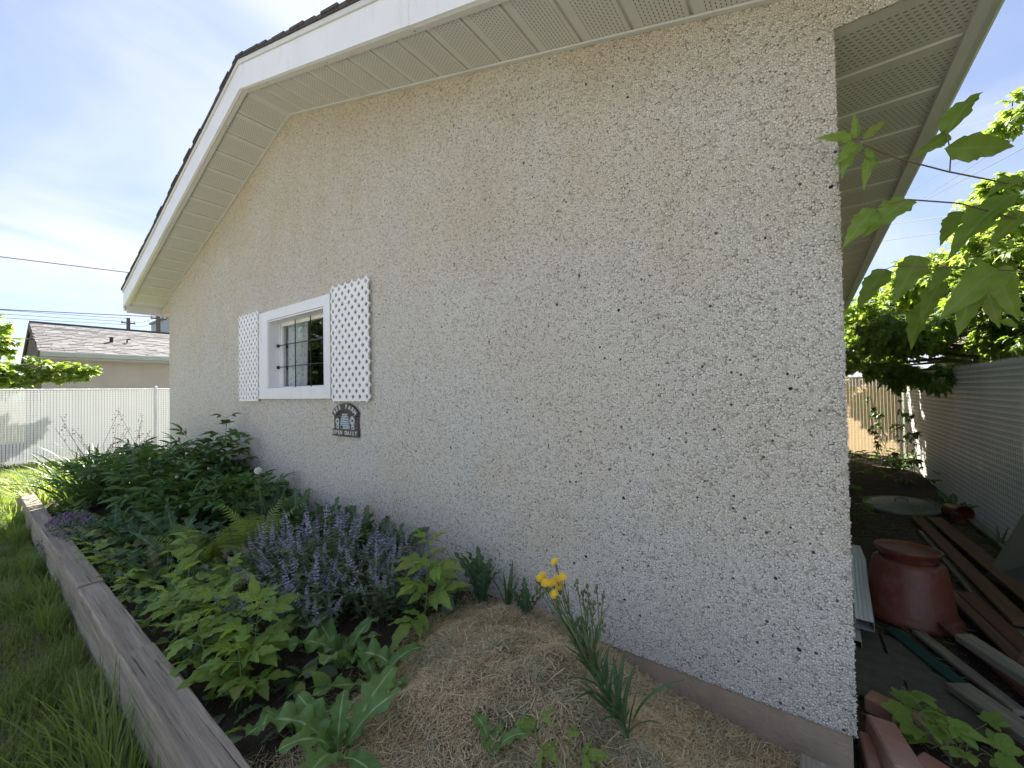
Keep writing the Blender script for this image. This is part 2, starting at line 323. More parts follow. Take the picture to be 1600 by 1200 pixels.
class MB:
    def __init__(s): s.V = []; s.F = []; s.UV = []; s.MI = []
    def add(s, V, F, mi=0, UV=None):
        b = len(s.V); s.V += [tuple(v) for v in V]; s.F += [tuple(i + b for i in f) for f in F]
        s.UV += list(UV) if UV is not None else [(0, 0)] * len(V); s.MI += [mi] * len(F); return s
    def box(s, a, b, mi=0, bev=0.0, M=None):
        a, b = np.minimum(a, b), np.maximum(a, b)
        if bev <= 0:
            V = [(x, y, z) for x in (a[0], b[0]) for y in (a[1], b[1]) for z in (a[2], b[2])]
            F = [(0, 1, 3, 2), (4, 6, 7, 5), (0, 4, 5, 1), (2, 3, 7, 6), (0, 2, 6, 4), (1, 5, 7, 3)]
        else:
            V = []; idx = {}
            for i in (0, 1):
                for j in (0, 1):
                    for k in (0, 1):
                        c = [(a, b)[i][0], (a, b)[j][1], (a, b)[k][2]]; sg = [1 - 2 * i, 1 - 2 * j, 1 - 2 * k]
                        for ax in range(3):
                            p = [c[q] + (sg[q] * bev if q != ax else 0) for q in range(3)]
                            idx[i, j, k, ax] = len(V); V.append(p)
            F = []
            for ax in range(3):
                o1, o2 = [q for q in range(3) if q != ax]
                for s_ in (0, 1):
                    f = []
                    for (p, q) in ((0, 0), (1, 0), (1, 1), (0, 1)):
                        key = [0, 0, 0]; key[ax] = s_; key[o1] = p; key[o2] = q; f.append(idx[key[0], key[1], key[2], ax])
                    F.append(tuple(f))
            for ax in range(3):
                o1, o2 = [q for q in range(3) if q != ax]
                for p in (0, 1):
                    for q in (0, 1):
                        k0 = [0, 0, 0]; k0[ax] = 0; k0[o1] = p; k0[o2] = q; k1 = list(k0); k1[ax] = 1
                        F.append((idx[k0[0], k0[1], k0[2], o1], idx[k1[0], k1[1], k1[2], o1], idx[k1[0], k1[1], k1[2], o2], idx[k0[0], k0[1], k0[2], o2]))
            for i in (0, 1):
                for j in (0, 1):
                    for k in (0, 1): F.append((idx[i, j, k, 0], idx[i, j, k, 1], idx[i, j, k, 2]))
        if M is not None: V = [tuple(M @ Vector(v)) for v in V]
        return s.add(V, F, mi)
    def tube(s, pts, rad, n=6, mi=0, caps=True):
        pts = [Vector(p) for p in pts]; m = len(pts)
        rads = rad if isinstance(rad, (list, tuple, np.ndarray)) else [rad] * m
        V = []; up = Vector((0.13, 0.21, 1)).normalized(); prev = None
        for i, p in enumerate(pts):
            d = (pts[min(i + 1, m - 1)] - pts[max(i - 1, 0)]).normalized()
            if prev is None: a = d.cross(up); a = a.normalized() if a.length > 1e-4 else Vector((1, 0, 0))
            else: a = (prev - d * prev.dot(d)).normalized()
            prev = a; b = d.cross(a)
            for k in range(n):
                th = 2 * math.pi * k / n; V.append(p + (a * math.cos(th) + b * math.sin(th)) * rads[i])
        F = [(i * n + k, i * n + (k + 1) % n, (i + 1) * n + (k + 1) % n, (i + 1) * n + k) for i in range(m - 1) for k in range(n)]
        if caps: F += [tuple(range(n - 1, -1, -1)), tuple((m - 1) * n + k for k in range(n))]
        return s.add(V, F, mi)
    def lathe(s, prof, n=32, c=(0, 0, 0), M=None, mi=0):
        V = []
        for r, z in prof:
            for k in range(n):
                th = 2 * math.pi * k / n; V.append(Vector((r * math.cos(th), r * math.sin(th), z)))
        F = [(i * n + k, i * n + (k + 1) % n, (i + 1) * n + (k + 1) % n, (i + 1) * n + k) for i in range(len(prof) - 1) for k in range(n)]
        V = [(M @ v if M is not None else v) + Vector(c) for v in V]
        return s.add(V, F, mi)
    def prism(s, poly, d, mi=0):
        """polygon (list of 3D points) extruded along vector d"""
        n = len(poly); V = [Vector(p) for p in poly] + [Vector(p) + Vector(d) for p in poly]
        F = [tuple(range(n)), tuple(range(2 * n - 1, n - 1, -1))] + [(i, i + n, (i + 1) % n + n, (i + 1) % n) for i in range(n)]
        return s.add(V, F, mi)
    def build(s, name, mats, parent=None, loc=None, smooth=False, uv=False):
        o = build(name, s.V, s.F, mats, parent, loc, smooth, s.UV if uv else None, s.MI)
        return o
def ico(c, r, sub=1):
    ph = (1 + 5 ** .5) / 2
    V = [(-1, ph, 0), (1, ph, 0), (-1, -ph, 0), (1, -ph, 0), (0, -1, ph), (0, 1, ph), (0, -1, -ph), (0, 1, -ph), (ph, 0, -1), (ph, 0, 1), (-ph, 0, -1), (-ph, 0, 1)]
    F = [(0, 11, 5), (0, 5, 1), (0, 1, 7), (0, 7, 10), (0, 10, 11), (1, 5, 9), (5, 11, 4), (11, 10, 2), (10, 7, 6), (7, 1, 8), (3, 9, 4), (3, 4, 2), (3, 2, 6), (3, 6, 8), (3, 8, 9), (4, 9, 5), (2, 4, 11), (6, 2, 10), (8, 6, 7), (9, 8, 1)]
    k = 1 / math.sqrt(1 + ph * ph); r = r if hasattr(r, '__len__') else (r, r, r)
    return [(c[0] + x * k * r[0], c[1] + y * k * r[1], c[2] + z * k * r[2]) for x, y, z in V], F
def frame_mat(a, b, up):
    """local X along a->b, Z near up, origin at a"""
    x = (Vector(b) - Vector(a)).normalized(); y = Vector(up).cross(x).normalized(); z = x.cross(y)
    m = Matrix((x, y, z)).transposed().to_4x4(); m.translation = Vector(a); return m
def plank(name, a, b, w, th, mat, up=(0, 0, 1), parent=None, label=None, cat=None, group=None, bev=.004, jitter=True):
    """a board from a to b: a mesh object with its own rotated frame, X along the board"""
    L = (Vector(b) - Vector(a)).length; m = MB(); m.box((0, -w / 2, -th / 2), (L, w / 2, th / 2), bev=bev)
    me = mesh_data(name, m.V, m.F, mat)
    o = bpy.data.objects.new(name, me); COL.objects.link(o); o.matrix_world = frame_mat(a, b, up)
    return tag(o, label, cat, group)

# ================================================================== THE GROUND
def sheet(name, x0, x1, y0, y1, nx, ny, zf, mat, kind='structure'):
    xs = np.linspace(x0, x1, nx); ys = np.linspace(y0, y1, ny); X, Y = np.meshgrid(xs, ys, indexing='ij')
    Zs = zf(X, Y); V = np.stack([X.ravel(), Y.ravel(), Zs.ravel()], 1)
    i, j = np.meshgrid(np.arange(nx - 1), np.arange(ny - 1), indexing='ij'); a = (i * ny + j).ravel()
    F = np.stack([a, a + ny, a + ny + 1, a + 1], 1)
    return tag(build(name, V, F, mat, None, (0, 0, 0), True), kind=kind)
def bumps(X, Y, s, seed, amp):
    q = np.random.default_rng(seed); z = np.zeros_like(X)
    for k in range(14):
        a = q.uniform(0, 6.28); w = s * q.uniform(.6, 2.2); z += np.sin((X * math.cos(a) + Y * math.sin(a)) * w + q.uniform(0, 6.28)) / 14 ** .5
    return z * amp
g = MB(); g.add([(-900, -900, -.12), (900, -900, -.12), (900, 900, -.12), (-900, 900, -.12)], [(0, 1, 2, 3)])
tag(g.build('ground', LAWN, None, (0, 0, -.12)), kind='structure')
sheet('lawn', -14.5, 1.0, -7, -1.352, 120, 60, lambda X, Y: -.06 + bumps(X, Y, 4, 1, .008), LAWN)
sheet('lawn', -14.5, -7.42, -1.352, 6, 60, 60, lambda X, Y: -.06 + bumps(X, Y, 4, 2, .008), LAWN)
sheet('added_bounce_slab', -9.0, 4.0, -10.0, -3.35, 2, 2, lambda X, Y: X * 0 - .03, plain('bounce_slab_concrete', (.40, .385, .36), (.33, .32, .30), 1.5, .9, .4, 60))  # added slab, unseen behind the camera, bounces sunlight onto the gable wall
def side_z(X, Y): return -.062 + np.clip((Y - 4.5) * .02, 0, .08) + bumps(X, Y, 9, 3, .010)
sheet('dirt_path', 0.012, 1.16, -1.30, 7.9, 40, 200, side_z, DIRT)

def smooth(a, b, x):
    t_ = np.clip((x - a) / (b - a), 0, 1); return t_ * t_ * (3 - 2 * t_)
def mound_z(X, Y):
    """height of the clippings heaped on the bed, above the soil"""
    m = np.zeros_like(X)
    m += .125 * np.exp(-(((X + 1.02) / .44) ** 2 + ((Y + .42) / .34) ** 2) ** 1.3)
    m += .085 * np.exp(-(((X + .60) / .30) ** 2 + ((Y + .66) / .24) ** 2) ** 1.5)
    m += .06 * np.exp(-(((X + 1.15) / .25) ** 2 + ((Y + .85) / .25) ** 2) ** 1.6)
    return m * (1 + bumps(X, Y, 14, 41, .16)) + .02 * np.clip(m * 10, 0, 1) * bumps(X, Y, 30, 43, .35)
def soil_z(X, Y):
    z = .12 + bumps(X, Y, 9, 5, .012)
    z = z - .17 * smooth(-1.3, -.15, X) * smooth(-.75, -.05, Y)
    return z + mound_z(X, Y)
sheet('garden_soil', -7.36, -.16, -1.248, -.004, 300, 70, soil_z, SOIL)
def bed_h(x, y): return float(soil_z(np.array([float(x)]), np.array([float(y)]))[0])

# ================================================================== THE GARAGE
W = 7.35; AX = -3.77; ZA = 3.758; S = .3074; ZE = 2.45; EO = .36; RO = .384; GL = 7.45; ZB = .10
XL, XR = -W - EO, EO
def zs(x): return ZA - S * abs(x - AX)
garage = thing('garage', 'long garage with cream pebble-dash gable wall and white trim', 'garage', (-3.7, 0, ZB))
wx0, wx1, wz0, wz1 = -4.195, -3.195, 1.305, 1.950          # clear opening
m = MB()
# front skin, four pieces round the window opening and the two ends over the eaves, butted
up_ = .06
cols = [(-W, wx0), (wx0, wx1), (wx1, 0)]
def fq(P): m.add(P, [tuple(range(len(P)))])
T = .14
fq([(-W, 0, ZB), (wx0, 0, ZB), (wx0, 0, zs(wx0) + up_), (-W, 0, zs(-W) + up_)])
fq([(wx0, 0, ZB), (wx1, 0, ZB), (wx1, 0, wz0), (wx0, 0, wz0)])
fq([(wx0, 0, wz1), (wx1, 0, wz1), (wx1, 0, zs(wx1) + up_), (AX, 0, ZA + up_), (wx0, 0, zs(wx0) + up_)])
fq([(wx1, 0, ZB), (0, 0, ZB), (0, 0, zs(0) + up_), (wx1, 0, zs(wx1) + up_)])
fq([(0, 0, ZE), (EO, 0, ZE), (EO, 0, zs(EO) + up_), (0, 0, zs(0) + up_)])
fq([(XL, 0, ZE), (-W, 0, ZE), (-W, 0, zs(-W) + up_), (XL, 0, zs(XL) + up_)])
for xa, xb in ((0, EO), (XL, -W)): fq([(xa, 0, ZE), (xb, 0, ZE), (xb, .008, ZE), (xa, .008, ZE)])
# opening sides, then side and back walls
fq([(wx0, 0, wz0), (wx0, T, wz0), (wx0, T, wz1), (wx0, 0, wz1)]); fq([(wx1, 0, wz0), (wx1, 0, wz1), (wx1, T, wz1), (wx1, T, wz0)])
fq([(wx0, 0, wz0), (wx1, 0, wz0), (wx1, T, wz0), (wx0, T, wz0)]); fq([(wx0, 0, wz1), (wx0, T, wz1), (wx1, T, wz1), (wx1, 0, wz1)])
fq([(0, 0, ZB), (0, GL, ZB), (0, GL, ZE + .1), (0, 0, ZE + .1)]); fq([(-W, 0, ZB), (-W, 0, ZE + .1), (-W, GL, ZE + .1), (-W, GL, ZB)])
fq([(-W, GL, ZB), (-W, GL, zs(-W)), (AX, GL, ZA), (0, GL, zs(0)), (0, GL, ZB)])
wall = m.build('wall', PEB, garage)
# proud stones that roughen the near corner and the bottom edge of the dash
n = 2600; q = np.random.default_rng(3)
base = np.array([(1, 0, 0), (0, 0, 1), (-1, 0, 0), (0, 0, -1), (0, -1, 0)], float); fb = np.array([(0, 4, 1), (1, 4, 2), (2, 4, 3), (3, 4, 0)])
pos = np.zeros((n, 3)); k = 1700
pos[:k, 0] = -np.abs(q.normal(0, .012, k)); pos[:k, 2] = q.uniform(ZB, ZE, k)
pos[k:, 0] = q.uniform(-2.2, 0, n - k); pos[k:, 2] = ZB + np.abs(q.normal(0, .006, n - k)) - .003
sz = q.uniform(.0035, .0068, (n, 3)) * np.array([1, .75, 1])
V = (base[None] * sz[:, None, :] + pos[:, None, :] + np.array([0, .001, 0])); F = (fb[None] + (np.arange(n) * 5)[:, None, None]).reshape(-1, 3)
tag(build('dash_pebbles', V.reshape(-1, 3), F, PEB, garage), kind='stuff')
f_ = MB(); f_.box((-W + .01, .006, -.4), (-.010, .2, ZB)); f_.box((-.16, .2, -.4), (-.010, GL, ZB))
f_.build('foundation', CONC, garage)
# roof courses
roof = bpy.data.objects.new('roof', None); COL.objects.link(roof); roof.parent = garage; roof.location = Vector((AX, 0, ZA)) - wloc(garage)
hz_ = .235                                                   # roof deck above the soffit
m = MB()
m.prism([(XL - .06, -RO + .02, zs(XL - .06) + .19), (AX, -RO + .02, ZA + .19), (AX, -RO + .02, ZA + hz_ - .004), (XL - .06, -RO + .02, zs(XL - .06) + hz_ - .004)], (0, GL + .55, 0))
m.prism([(AX, -RO + .02, ZA + .19), (XR + .06, -RO + .02, zs(XR + .06) + .19), (XR + .06, -RO + .02, zs(XR + .06) + hz_ - .004), (AX, -RO + .02, ZA + hz_ - .004)], (0, GL + .55, 0))
m.build('roof_deck', GREYW, roof)
cs = math.cos(math.atan(S)); e = .142 * cs
for side in (-1, 1):
    x = XL - .075 if side < 0 else XR + .075; i = 0
    while (x < AX if side < 0 else x > AX):
        xa, xb = x, x - side * (e + .05)
        if side < 0: xb = min(xb, AX + .01)
        else: xb = max(xb, AX - .01)
        j = random.uniform(-.006, .010); za = zs(xa) + hz_ + .018; zb_ = zs(xb) + hz_ + .003; m = MB()
        m.prism([(xa, -RO - .044 - j, za - .016), (xb, -RO - .044 - j, zb_ - .002), (xb, -RO - .044 - j, zb_ + .012), (xa, -RO - .044 - j, za + .004)], (0, GL + .8, 0))
        m.build('shingle', SHING, roof); x -= side * e; i += 1
for side in (-1, 1):
    xe = XL - .075 if side < 0 else XR + .075
    m = MB(); m.prism([(xe, -RO - .043, zs(xe) + hz_ - .010), (AX, -RO - .043, ZA + hz_ - .010), (AX, -RO - .043, ZA + hz_ + .014), (xe, -RO - .043, zs(xe) + hz_ + .014)], (0, .3, 0)); m.build('starter_strip', SHING, roof)
m = MB(); m.prism([(AX - .15, -RO - .03, zs(AX - .15) + hz_ + .02), (AX + .15, -RO - .03, zs(AX + .15) + hz_ + .02), (AX, -RO - .03, ZA + hz_ + .034)], (0, GL + .8, 0)); m.build('ridge_cap', SHING, roof)
# rake fascia, drip edge, soffit channel
FY = -RO
for side in (-1, 1):
    xe = XL - .055 if side < 0 else XR + .055
    a_, b_ = sorted((xe, AX))
    def quadp(y, d0, d1, th): return [(a_, y, zs(a_) + d0), (b_, y, zs(b_) + d0), (b_, y, zs(b_) + d1), (a_, y, zs(a_) + d1)], (0, th, 0)
    far_ = xe + (AX - xe) * (.42 if side < 0 else .50)
    for (xa_, xb_), pr in (((xe, far_ + (.02 if xe < AX else -.02)), 0.0), ((far_, AX), .0022)):
        l_, r2_ = sorted((xa_, xb_)); m = MB(); m.prism([(l_, FY - .022 - pr, zs(l_) - .012), (r2_, FY - .022 - pr, zs(r2_) - .012), (r2_, FY - .022 - pr, zs(r2_) + .185), (l_, FY - .022 - pr, zs(l_) + .185)], (0, .022 + (0 if pr == 0 else -.0010), 0)); m.build('fascia', WHITE, garage)
    m = MB(); P, d = quadp(FY - .034, .188, .222, .03); m.prism(P, d); m.build('drip_edge', DRIP, garage)
    m = MB(); P, d = quadp(FY, -.014, -.004, .030); m.prism(P, d); P, d = quadp(-.022, -.012, -.002, .020); m.prism(P, d); m.build('soffit_channel', SOFF, garage)
    for k in range(5):
        xn = AX + (xe - AX) * (k + .5) / 5; m = MB(); m.lathe([(0, -.002), (.004, -.001), (.005, .001)], 6, (xn, FY + .014, zs(xn) - .014)); m.build('nail_head', BLACK, garage)
# soffit panels: each one a channelled panel
def panel_mesh(width, depth):
    m = MB(); prof = [(0, 0), (.228, 0), (.231, .010), (.243, .010), (.246, 0), (.250, 0)]
    V = []; UV = []
    for u, h in prof:
        for v in (0, depth): V.append((u * width / .25, v, h)); UV.append((u, v))
    F = [(2 * i, 2 * i + 1, 2 * i + 3, 2 * i + 2) for i in range(len(prof) - 1)]
    nb = len(V); V += [(x, y, z + .012) for x, y, z in V[:]]; UV += [(0, 0)] * nb
    F += [(nb + 2 * i, nb + 2 * i + 2, nb + 2 * i + 3, nb + 2 * i + 1) for i in range(len(prof) - 1)]
    return mesh_data('soffit_panel', V, F, SOFF, UV=UV)
pm = panel_mesh(.25, RO - .004)
stp = .25 * cs
for side in (-1, 1):
    x = AX; i = 0; ang = math.atan(S)
    while (x > XL if side < 0 else x < XR):
        o = link('soffit_panel', pm, garage)
        d = Vector((side, 0, -S)).normalized(); yv = Vector((0, -1, 0)) if side > 0 else Vector((0, 1, 0))
        y0 = 0 if side > 0 else -RO + .004
        if side < 0:   # keep the normal upward
            M_ = Matrix((d, Vector((0, -1, 0)), Vector((-side * -S, 0, 1)).normalized())).transposed(); 
            zc = d.cross(Vector((0, -1, 0))); M_ = Matrix((d, Vector((0, -1, 0)), zc if zc.z > 0 else -zc)).transposed(); y0 = 0
        else:
            zc = d.cross(Vector((0, -1, 0))); M_ = Matrix((d, Vector((0, -1, 0)), zc if zc.z > 0 else -zc)).transposed()
        M4 = M_.to_4x4(); M4.translation = Vector((x, -.002, zs(x))) - wloc(garage)
        o.matrix_basis = M4; x += side * stp
# flat eave soffits along both sides
pe = panel_mesh(.30, EO - .002)
for sx_ in (0, 1):
    y = .009
    while y < GL:
        o = link('soffit_panel', pe, garage); xw = 0.002 if sx_ == 0 else -W - .002
        d = Vector((0, 1, 0)); wv_ = Vector((1, 0, 0)) if sx_ == 0 else Vector((-1, 0, 0))
        M4 = Matrix((d, wv_, Vector((0, 0, 1)))).transposed().to_4x4(); M4.translation = Vector((xw, y, ZE)) - wloc(garage)
        o.matrix_basis = M4; y += .30
for sgn, xa in ((1, EO), (-1, XL)):
    m = MB(); m.box((xa, -RO + .004, ZE - .014), (xa + sgn * .022, GL + .2, ZE + .16)); m.build('eave_fascia', GUT, garage)
    gt = bpy.data.objects.new('gutter', None); COL.objects.link(gt); gt.parent = garage; gt.location = Vector((xa + sgn * .08, 0, ZE)) - wloc(garage)
    prof = [(.024, .02), (.072, .02), (.082, .028), (.096, .075), (.112, .10), (.112, .125), (.104, .125), (.104, .104), (.088, .08), (.076, .036), (.024, .03)]
    m = MB(); m.prism([(xa + sgn * u, -RO - .012, ZE + z) for u, z in prof], (0, GL + .55, 0)); m.build('trough', GUT, gt)
    m = MB(); m.prism([(xa + sgn * u, -RO - .016, ZE + z) for u, z in [(.023, .018), (.073, .018), (.098, .075), (.115, .10), (.115, .13), (.023, .13)]], (0, .003, 0)); m.build('end_cap', GUT, gt)
    m = MB(); m.box((xa + sgn * .0, -.02, ZE - .016), (xa + sgn * .036, GL, ZE - .013)); m.build('soffit_channel', GUT, garage)
# small corner pebble return under the left eave ends is part of the wall

# window
win = bpy.data.objects.new('window', None); COL.objects.link(win); win.parent = garage; win.location = Vector((-3.74, 0, wz0)) - wloc(garage)
ox0, ox1, oz0, oz1 = -4.380, -3.108, 1.217, 2.040
def cas(P): mm = MB(); mm.prism([(x, -.030, z) for x, z in P], (0, .029, 0)); mm.build('casing_board', WHITE, win)
gp = .0008
bx0, bx1, bz0, bz1 = wx0 - .004, wx1 + .004, wz0 + .002, wz1 + .004
cas([(ox0, oz0), (bx0 - gp, bz0 - gp), (bx0 - gp, bz1 + gp), (ox0, oz1)]); cas([(bx1 + gp, bz0 - gp), (ox1, oz0), (ox1, oz1), (bx1 + gp, bz1 + gp)])
cas([(ox0 + gp, oz0), (ox1 - gp, oz0), (bx1, bz0 - gp), (bx0, bz0 - gp)]); cas([(ox0 + gp, oz1), (bx0, bz1 + gp), (bx1, bz1 + gp), (ox1 - gp, oz1)])
m = MB()   # reveal liner
l = .012
m.box((wx0 + .001, -.028, wz0 + l), (wx0 + l, .115, wz1 - .001)); m.box((wx1 - l, -.028, wz0 + l), (wx1 - .001, .115, wz1 - .001))
m.box((wx0 + l + .001, -.028, wz1 - l), (wx1 - l - .001, .115, wz1 - .001)); m.box((wx0 + .001, -.028, wz0 + .001), (wx1 - .001, .115, wz0 + l - .001))
m.build('reveal', WHITE, win)
m = MB(); fr = .030; gx0, gx1, gz0, gz1 = wx0 + .013, wx1 - .013, wz0 + .013, wz1 - .013
m.box((gx0, .082, gz0), (gx0 + fr, .113, gz1)); m.box((gx0, .070, gz0), (gx0 + .012, .081, gz1)); m.box((gx1 - .012, .082, gz0), (gx1, .113, gz1)); m.box((gx0 + fr, .082, gz0), (gx1 - .012, .113, gz0 + .012)); m.box((gx0 + fr, .082, gz1 - fr), (gx1 - .012, .113, gz1))
m.build('frame', WHITE2, win)
GLASS = NT('window_glass'); ft = GLASS.n('ShaderNodeLayerWeight'); ft.inputs[0].default_value = .5
a = GLASS.n('ShaderNodeBsdfTransparent'); a.inputs[0].default_value = (.86, .88, .88, 1); b = GLASS.n('ShaderNodeBsdfGlossy'); b.inputs['Roughness'].default_value = .015
mm_ = GLASS.n('ShaderNodeMixShader'); GLASS.t.links.new(GLASS.math('MULTIPLY_ADD', GLASS.math('POWER', ft.outputs['Facing'], 4.0), .9, .035), mm_.inputs[0]); GLASS.t.links.new(a.outputs[0], mm_.inputs[1]); GLASS.t.links.new(b.outputs[0], mm_.inputs[2]); GLASS = GLASS.done(mm_.outputs[0])
m = MB(); m.box((gx0 + fr, .096, gz0 + .012), (gx1 - .012, .100, gz1 - fr)); m.build('pane', GLASS, win)
for k in range(1, 3):
    z = gz0 + (gz1 - gz0) * k / 3 - .01
    m = MB(); m.box((gx0 - .002, .050, z - .0035), (gx1 - .001, .057, z + .0035)); m.box((gx0, .045, z - .014), (gx0 + .012, .066, z + .014)); m.build('security_bar', BLACK, win)
for k in (.34, .62, .90):
    x = gx0 + (gx1 - gx0) * k
    m = MB(); m.box((x - .0035, .0572, gz0 + .001), (x + .0035, .064, gz1 - .001)); m.build('security_bar', BLACK, win)
# room behind the window
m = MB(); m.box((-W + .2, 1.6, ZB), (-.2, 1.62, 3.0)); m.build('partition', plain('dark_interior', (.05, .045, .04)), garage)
CURT = NT('curtain_cloth'); cf_ = CURT.mix(CURT.rng(CURT.noise(34, 3), .56, .62), (.86, .86, .84), (.55, .57, .55)); CURT = CURT.done(CURT.bsdf(cf_, .9))
V = []; F = []; nc, nr = 40, 6
for i in range(nc + 1):
    x = -4.14 + .35 * i / nc; y = .135 + .018 * math.sin(i * .95) + .006 * math.sin(i * 2.3)
    for j in range(nr + 1): V.append((x + .03 * (j / nr) * (i / nc), y, 1.22 + .75 * j / nr))
for i in range(nc):
    for j in range(nr): a = i * (nr + 1) + j; F.append((a, a + nr + 1, a + nr + 2, a + 1))
cu = build('curtain', V, F, CURT, None, (-4.0, .165, 1.22), True)
sm = cu.modifiers.new('thickness', 'SOLIDIFY'); sm.thickness = .002
tag(cu, 'pale patterned curtain hanging behind the barred garage window', 'curtain')
m = MB(); m.tube([(-3.45, .13, 1.93), (-3.445, .13, 1.75), (-3.46, .13, 1.62), (-3.43, .128, 1.56), (-3.39, .13, 1.60), (-3.395, .13, 1.72), (-3.405, .13, 1.93)], .006, 6)
tag(m.build('cord', WHITE2, None, (-3.42, .15, 1.56)), 'white looped cord hanging inside the dark right half of the window', 'cord')

# lattice shutters: moulded panels of crossed slats with diamond openings
def lattice(x0, x1, z0, z1, label):
    nx = round((x1 - x0) / .0885); nz = round((z1 - z0) / .0834); pw = (x1 - x0) / nx; ph = (z1 - z0) / nz; yf, yk = -.032, -.020
    m = MB(); hw, hh = pw * .225, ph * .25
    def strip(A, B, C, D):      # front quad A B C D plus its inner wall A-B
        V = [(x, yf, z) for x, z in (A, B, C, D)] + [(x, yk, z) for x, z in (A, B, C, D)]
        m.add(V, [(0, 1, 2, 3), (7, 6, 5, 4), (0, 4, 5, 1), (2, 6, 7, 3)])
    cen = [((i + .5) * pw, (j + .5) * ph) for i in range(nx) for j in range(nz)] + [((i + 1) * pw, (j + 1) * ph) for i in range(nx - 1) for j in range(nz - 1)]
    for cx_, cz_ in cen:
        cx_ += x0; cz_ += z0; o = [(cx_ + pw / 2, cz_), (cx_, cz_ + ph / 2), (cx_ - pw / 2, cz_), (cx_, cz_ - ph / 2)]; q_ = [(cx_ + hw, cz_), (cx_, cz_ + hh), (cx_ - hw, cz_), (cx_, cz_ - hh)]
        for k in range(4): strip(q_[k], q_[(k + 1) % 4], o[(k + 1) % 4], o[k])
    def tri(P): m.prism([(x, yf, z) for x, z in P], (0, yk - yf, 0))
    for j in range(1, nz):
        for xe, sg in ((x0, 1), (x1, -1)):
            ax, az = xe + sg * pw / 2, z0 + j * ph; f = .45; tri([(ax, az), (ax - sg * pw / 2 * f, az + ph / 2 * f), (ax - sg * pw / 2 * f, az - ph / 2 * f)])
    for i in range(1, nx):
        for ze, sg, f in ((z0, 1, .8), (z1, -1, .45)):
            ax, az = x0 + i * pw, ze + sg * ph / 2; tri([(ax, az), (ax + pw / 2 * f, az - sg * ph / 2 * f), (ax - pw / 2 * f, az - sg * ph / 2 * f)])
    return tag(m.build('lattice_shutter', WHITE2, None, ((x0 + x1) / 2, -.015, z0)), label, 'shutter', 'lattice shutters beside the window')
lattice(-4.875, -4.386, 1.188, 2.085, 'white lattice shutter on the far side of the window')
lattice(-3.100, -2.583, 1.188, 2.095, 'white lattice shutter between the window and the open wall')

# plaque
plq = thing('plaque', 'dark arched cast plaque with beehive hanging under the lattice', 'plaque', (-2.925, -.004, .93))
PDARK = plain('plaque_dark', (.085, .075, .066), (.05, .043, .038), 40, .6, .4, 80); PSIL = plain('plaque_silver', (.62, .64, .62), (.48, .5, .5), 30, .5); PSKEP = plain('plaque_hive', (.44, .52, .52), (.36, .44, .46), 40, .6); PGREEN = plain('plaque_green', (.10, .22, .16), (.2, .3, .26), 40, .6)
cx, z0p, wp, hp = -2.925, .935, .36, .245
def arch(w, h, inset=0, n=16):
    P = [(cx - w / 2 + inset, z0p + inset), (cx + w / 2 - inset, z0p + inset)]
    for k in range(n + 1):
        th = math.pi * k / n; P.append((cx + (w / 2 - inset) * math.cos(th) , z0p + h * .60 + (h * .40 - inset) * math.sin(th)))
    return P
m = MB(); m.prism([(x, -.012, z) for x, z in arch(wp * .90, hp)], (0, .010, 0)); m.build('backing', PDARK, plq)
m = MB(); P1 = []; P2 = []
for k in range(17):
    th = math.pi * (k / 16 * .86 + .07); P1.append((cx + wp * .50 * math.cos(th), z0p + hp * .58 + hp * .42 * math.sin(th))); P2.append((cx + wp * .36 * math.cos(th), z0p + hp * .50 + hp * .28 * math.sin(th)))
m.prism([(x, -.022, z) for x, z in P1 + P2[::-1]], (0, .012, 0)); m.build('top_banner', PDARK, plq)
m = MB(); m.box((cx - wp * .48, -.022, z0p - .006), (cx + wp * .48, -.010, z0p + .050), bev=.003); m.build('bottom_banner', PDARK, plq)
m = MB()
for k in range(7):
    w_ = .064 * (1 - (k / 7.2) ** 2.2) ** .5; zc = z0p + .058 + k * .0168
    m.lathe([(w_ - .012, -.0070), (w_ - .002, -.004), (w_, 0), (w_ - .002, .004), (w_ - .012, .0070)], 16, (cx - .01, -.014, zc), Matrix.Diagonal((1, .22, 1)).to_3x3())
m.build('hive', PSKEP, plq)
m = MB(); m.lathe([(0, -.003), (.011, -.002), (.011, .002), (0, .003)], 12, (cx - .030, -.030, z0p + .066), Matrix.Rotation(R(90), 3, 'X')); m.build('hive_door', BLACK, plq)
def daisy(x, z, r_, mat):
    m = MB()
    for k in range(10):
        th = k * math.pi / 5; d = (math.cos(th), math.sin(th)); p = (-d[1], d[0]); c0 = r_ * .3
        P = [(x + d[0] * c0 + p[0] * r_ * .12, -.018, z + d[1] * c0 + p[1] * r_ * .12), (x + d[0] * r_ + p[0] * r_ * .14, -.020, z + d[1] * r_ + p[1] * r_ * .14), (x + d[0] * r_ - p[0] * r_ * .14, -.020, z + d[1] * r_ - p[1] * r_ * .14), (x + d[0] * c0 - p[0] * r_ * .12, -.018, z + d[1] * c0 - p[1] * r_ * .12)]
        m.prism(P, (0, .004, 0))
    V_, F_ = ico((x, -.018, z), (r_ * .34, .006, r_ * .34)); m.add(V_, F_, 1); m.build('flower', [mat, PDARK], plq)
daisy(cx + .095, z0p + .115, .034, PSIL); daisy(cx + .10, z0p + .062, .022, PSIL); daisy(cx - .105, z0p + .105, .026, PSIL); daisy(cx - .10, z0p + .066, .020, PSIL); daisy(cx + .052, z0p + .056, .014, PSKEP)
m = MB()
for k in range(26):
    x = cx + random.choice((-1, 1)) * random.uniform(.085, .15); z = z0p + random.uniform(.05, .155); V_, F_ = ico((x, -.014, z), (.007, .005, .005)); m.add(V_, F_)
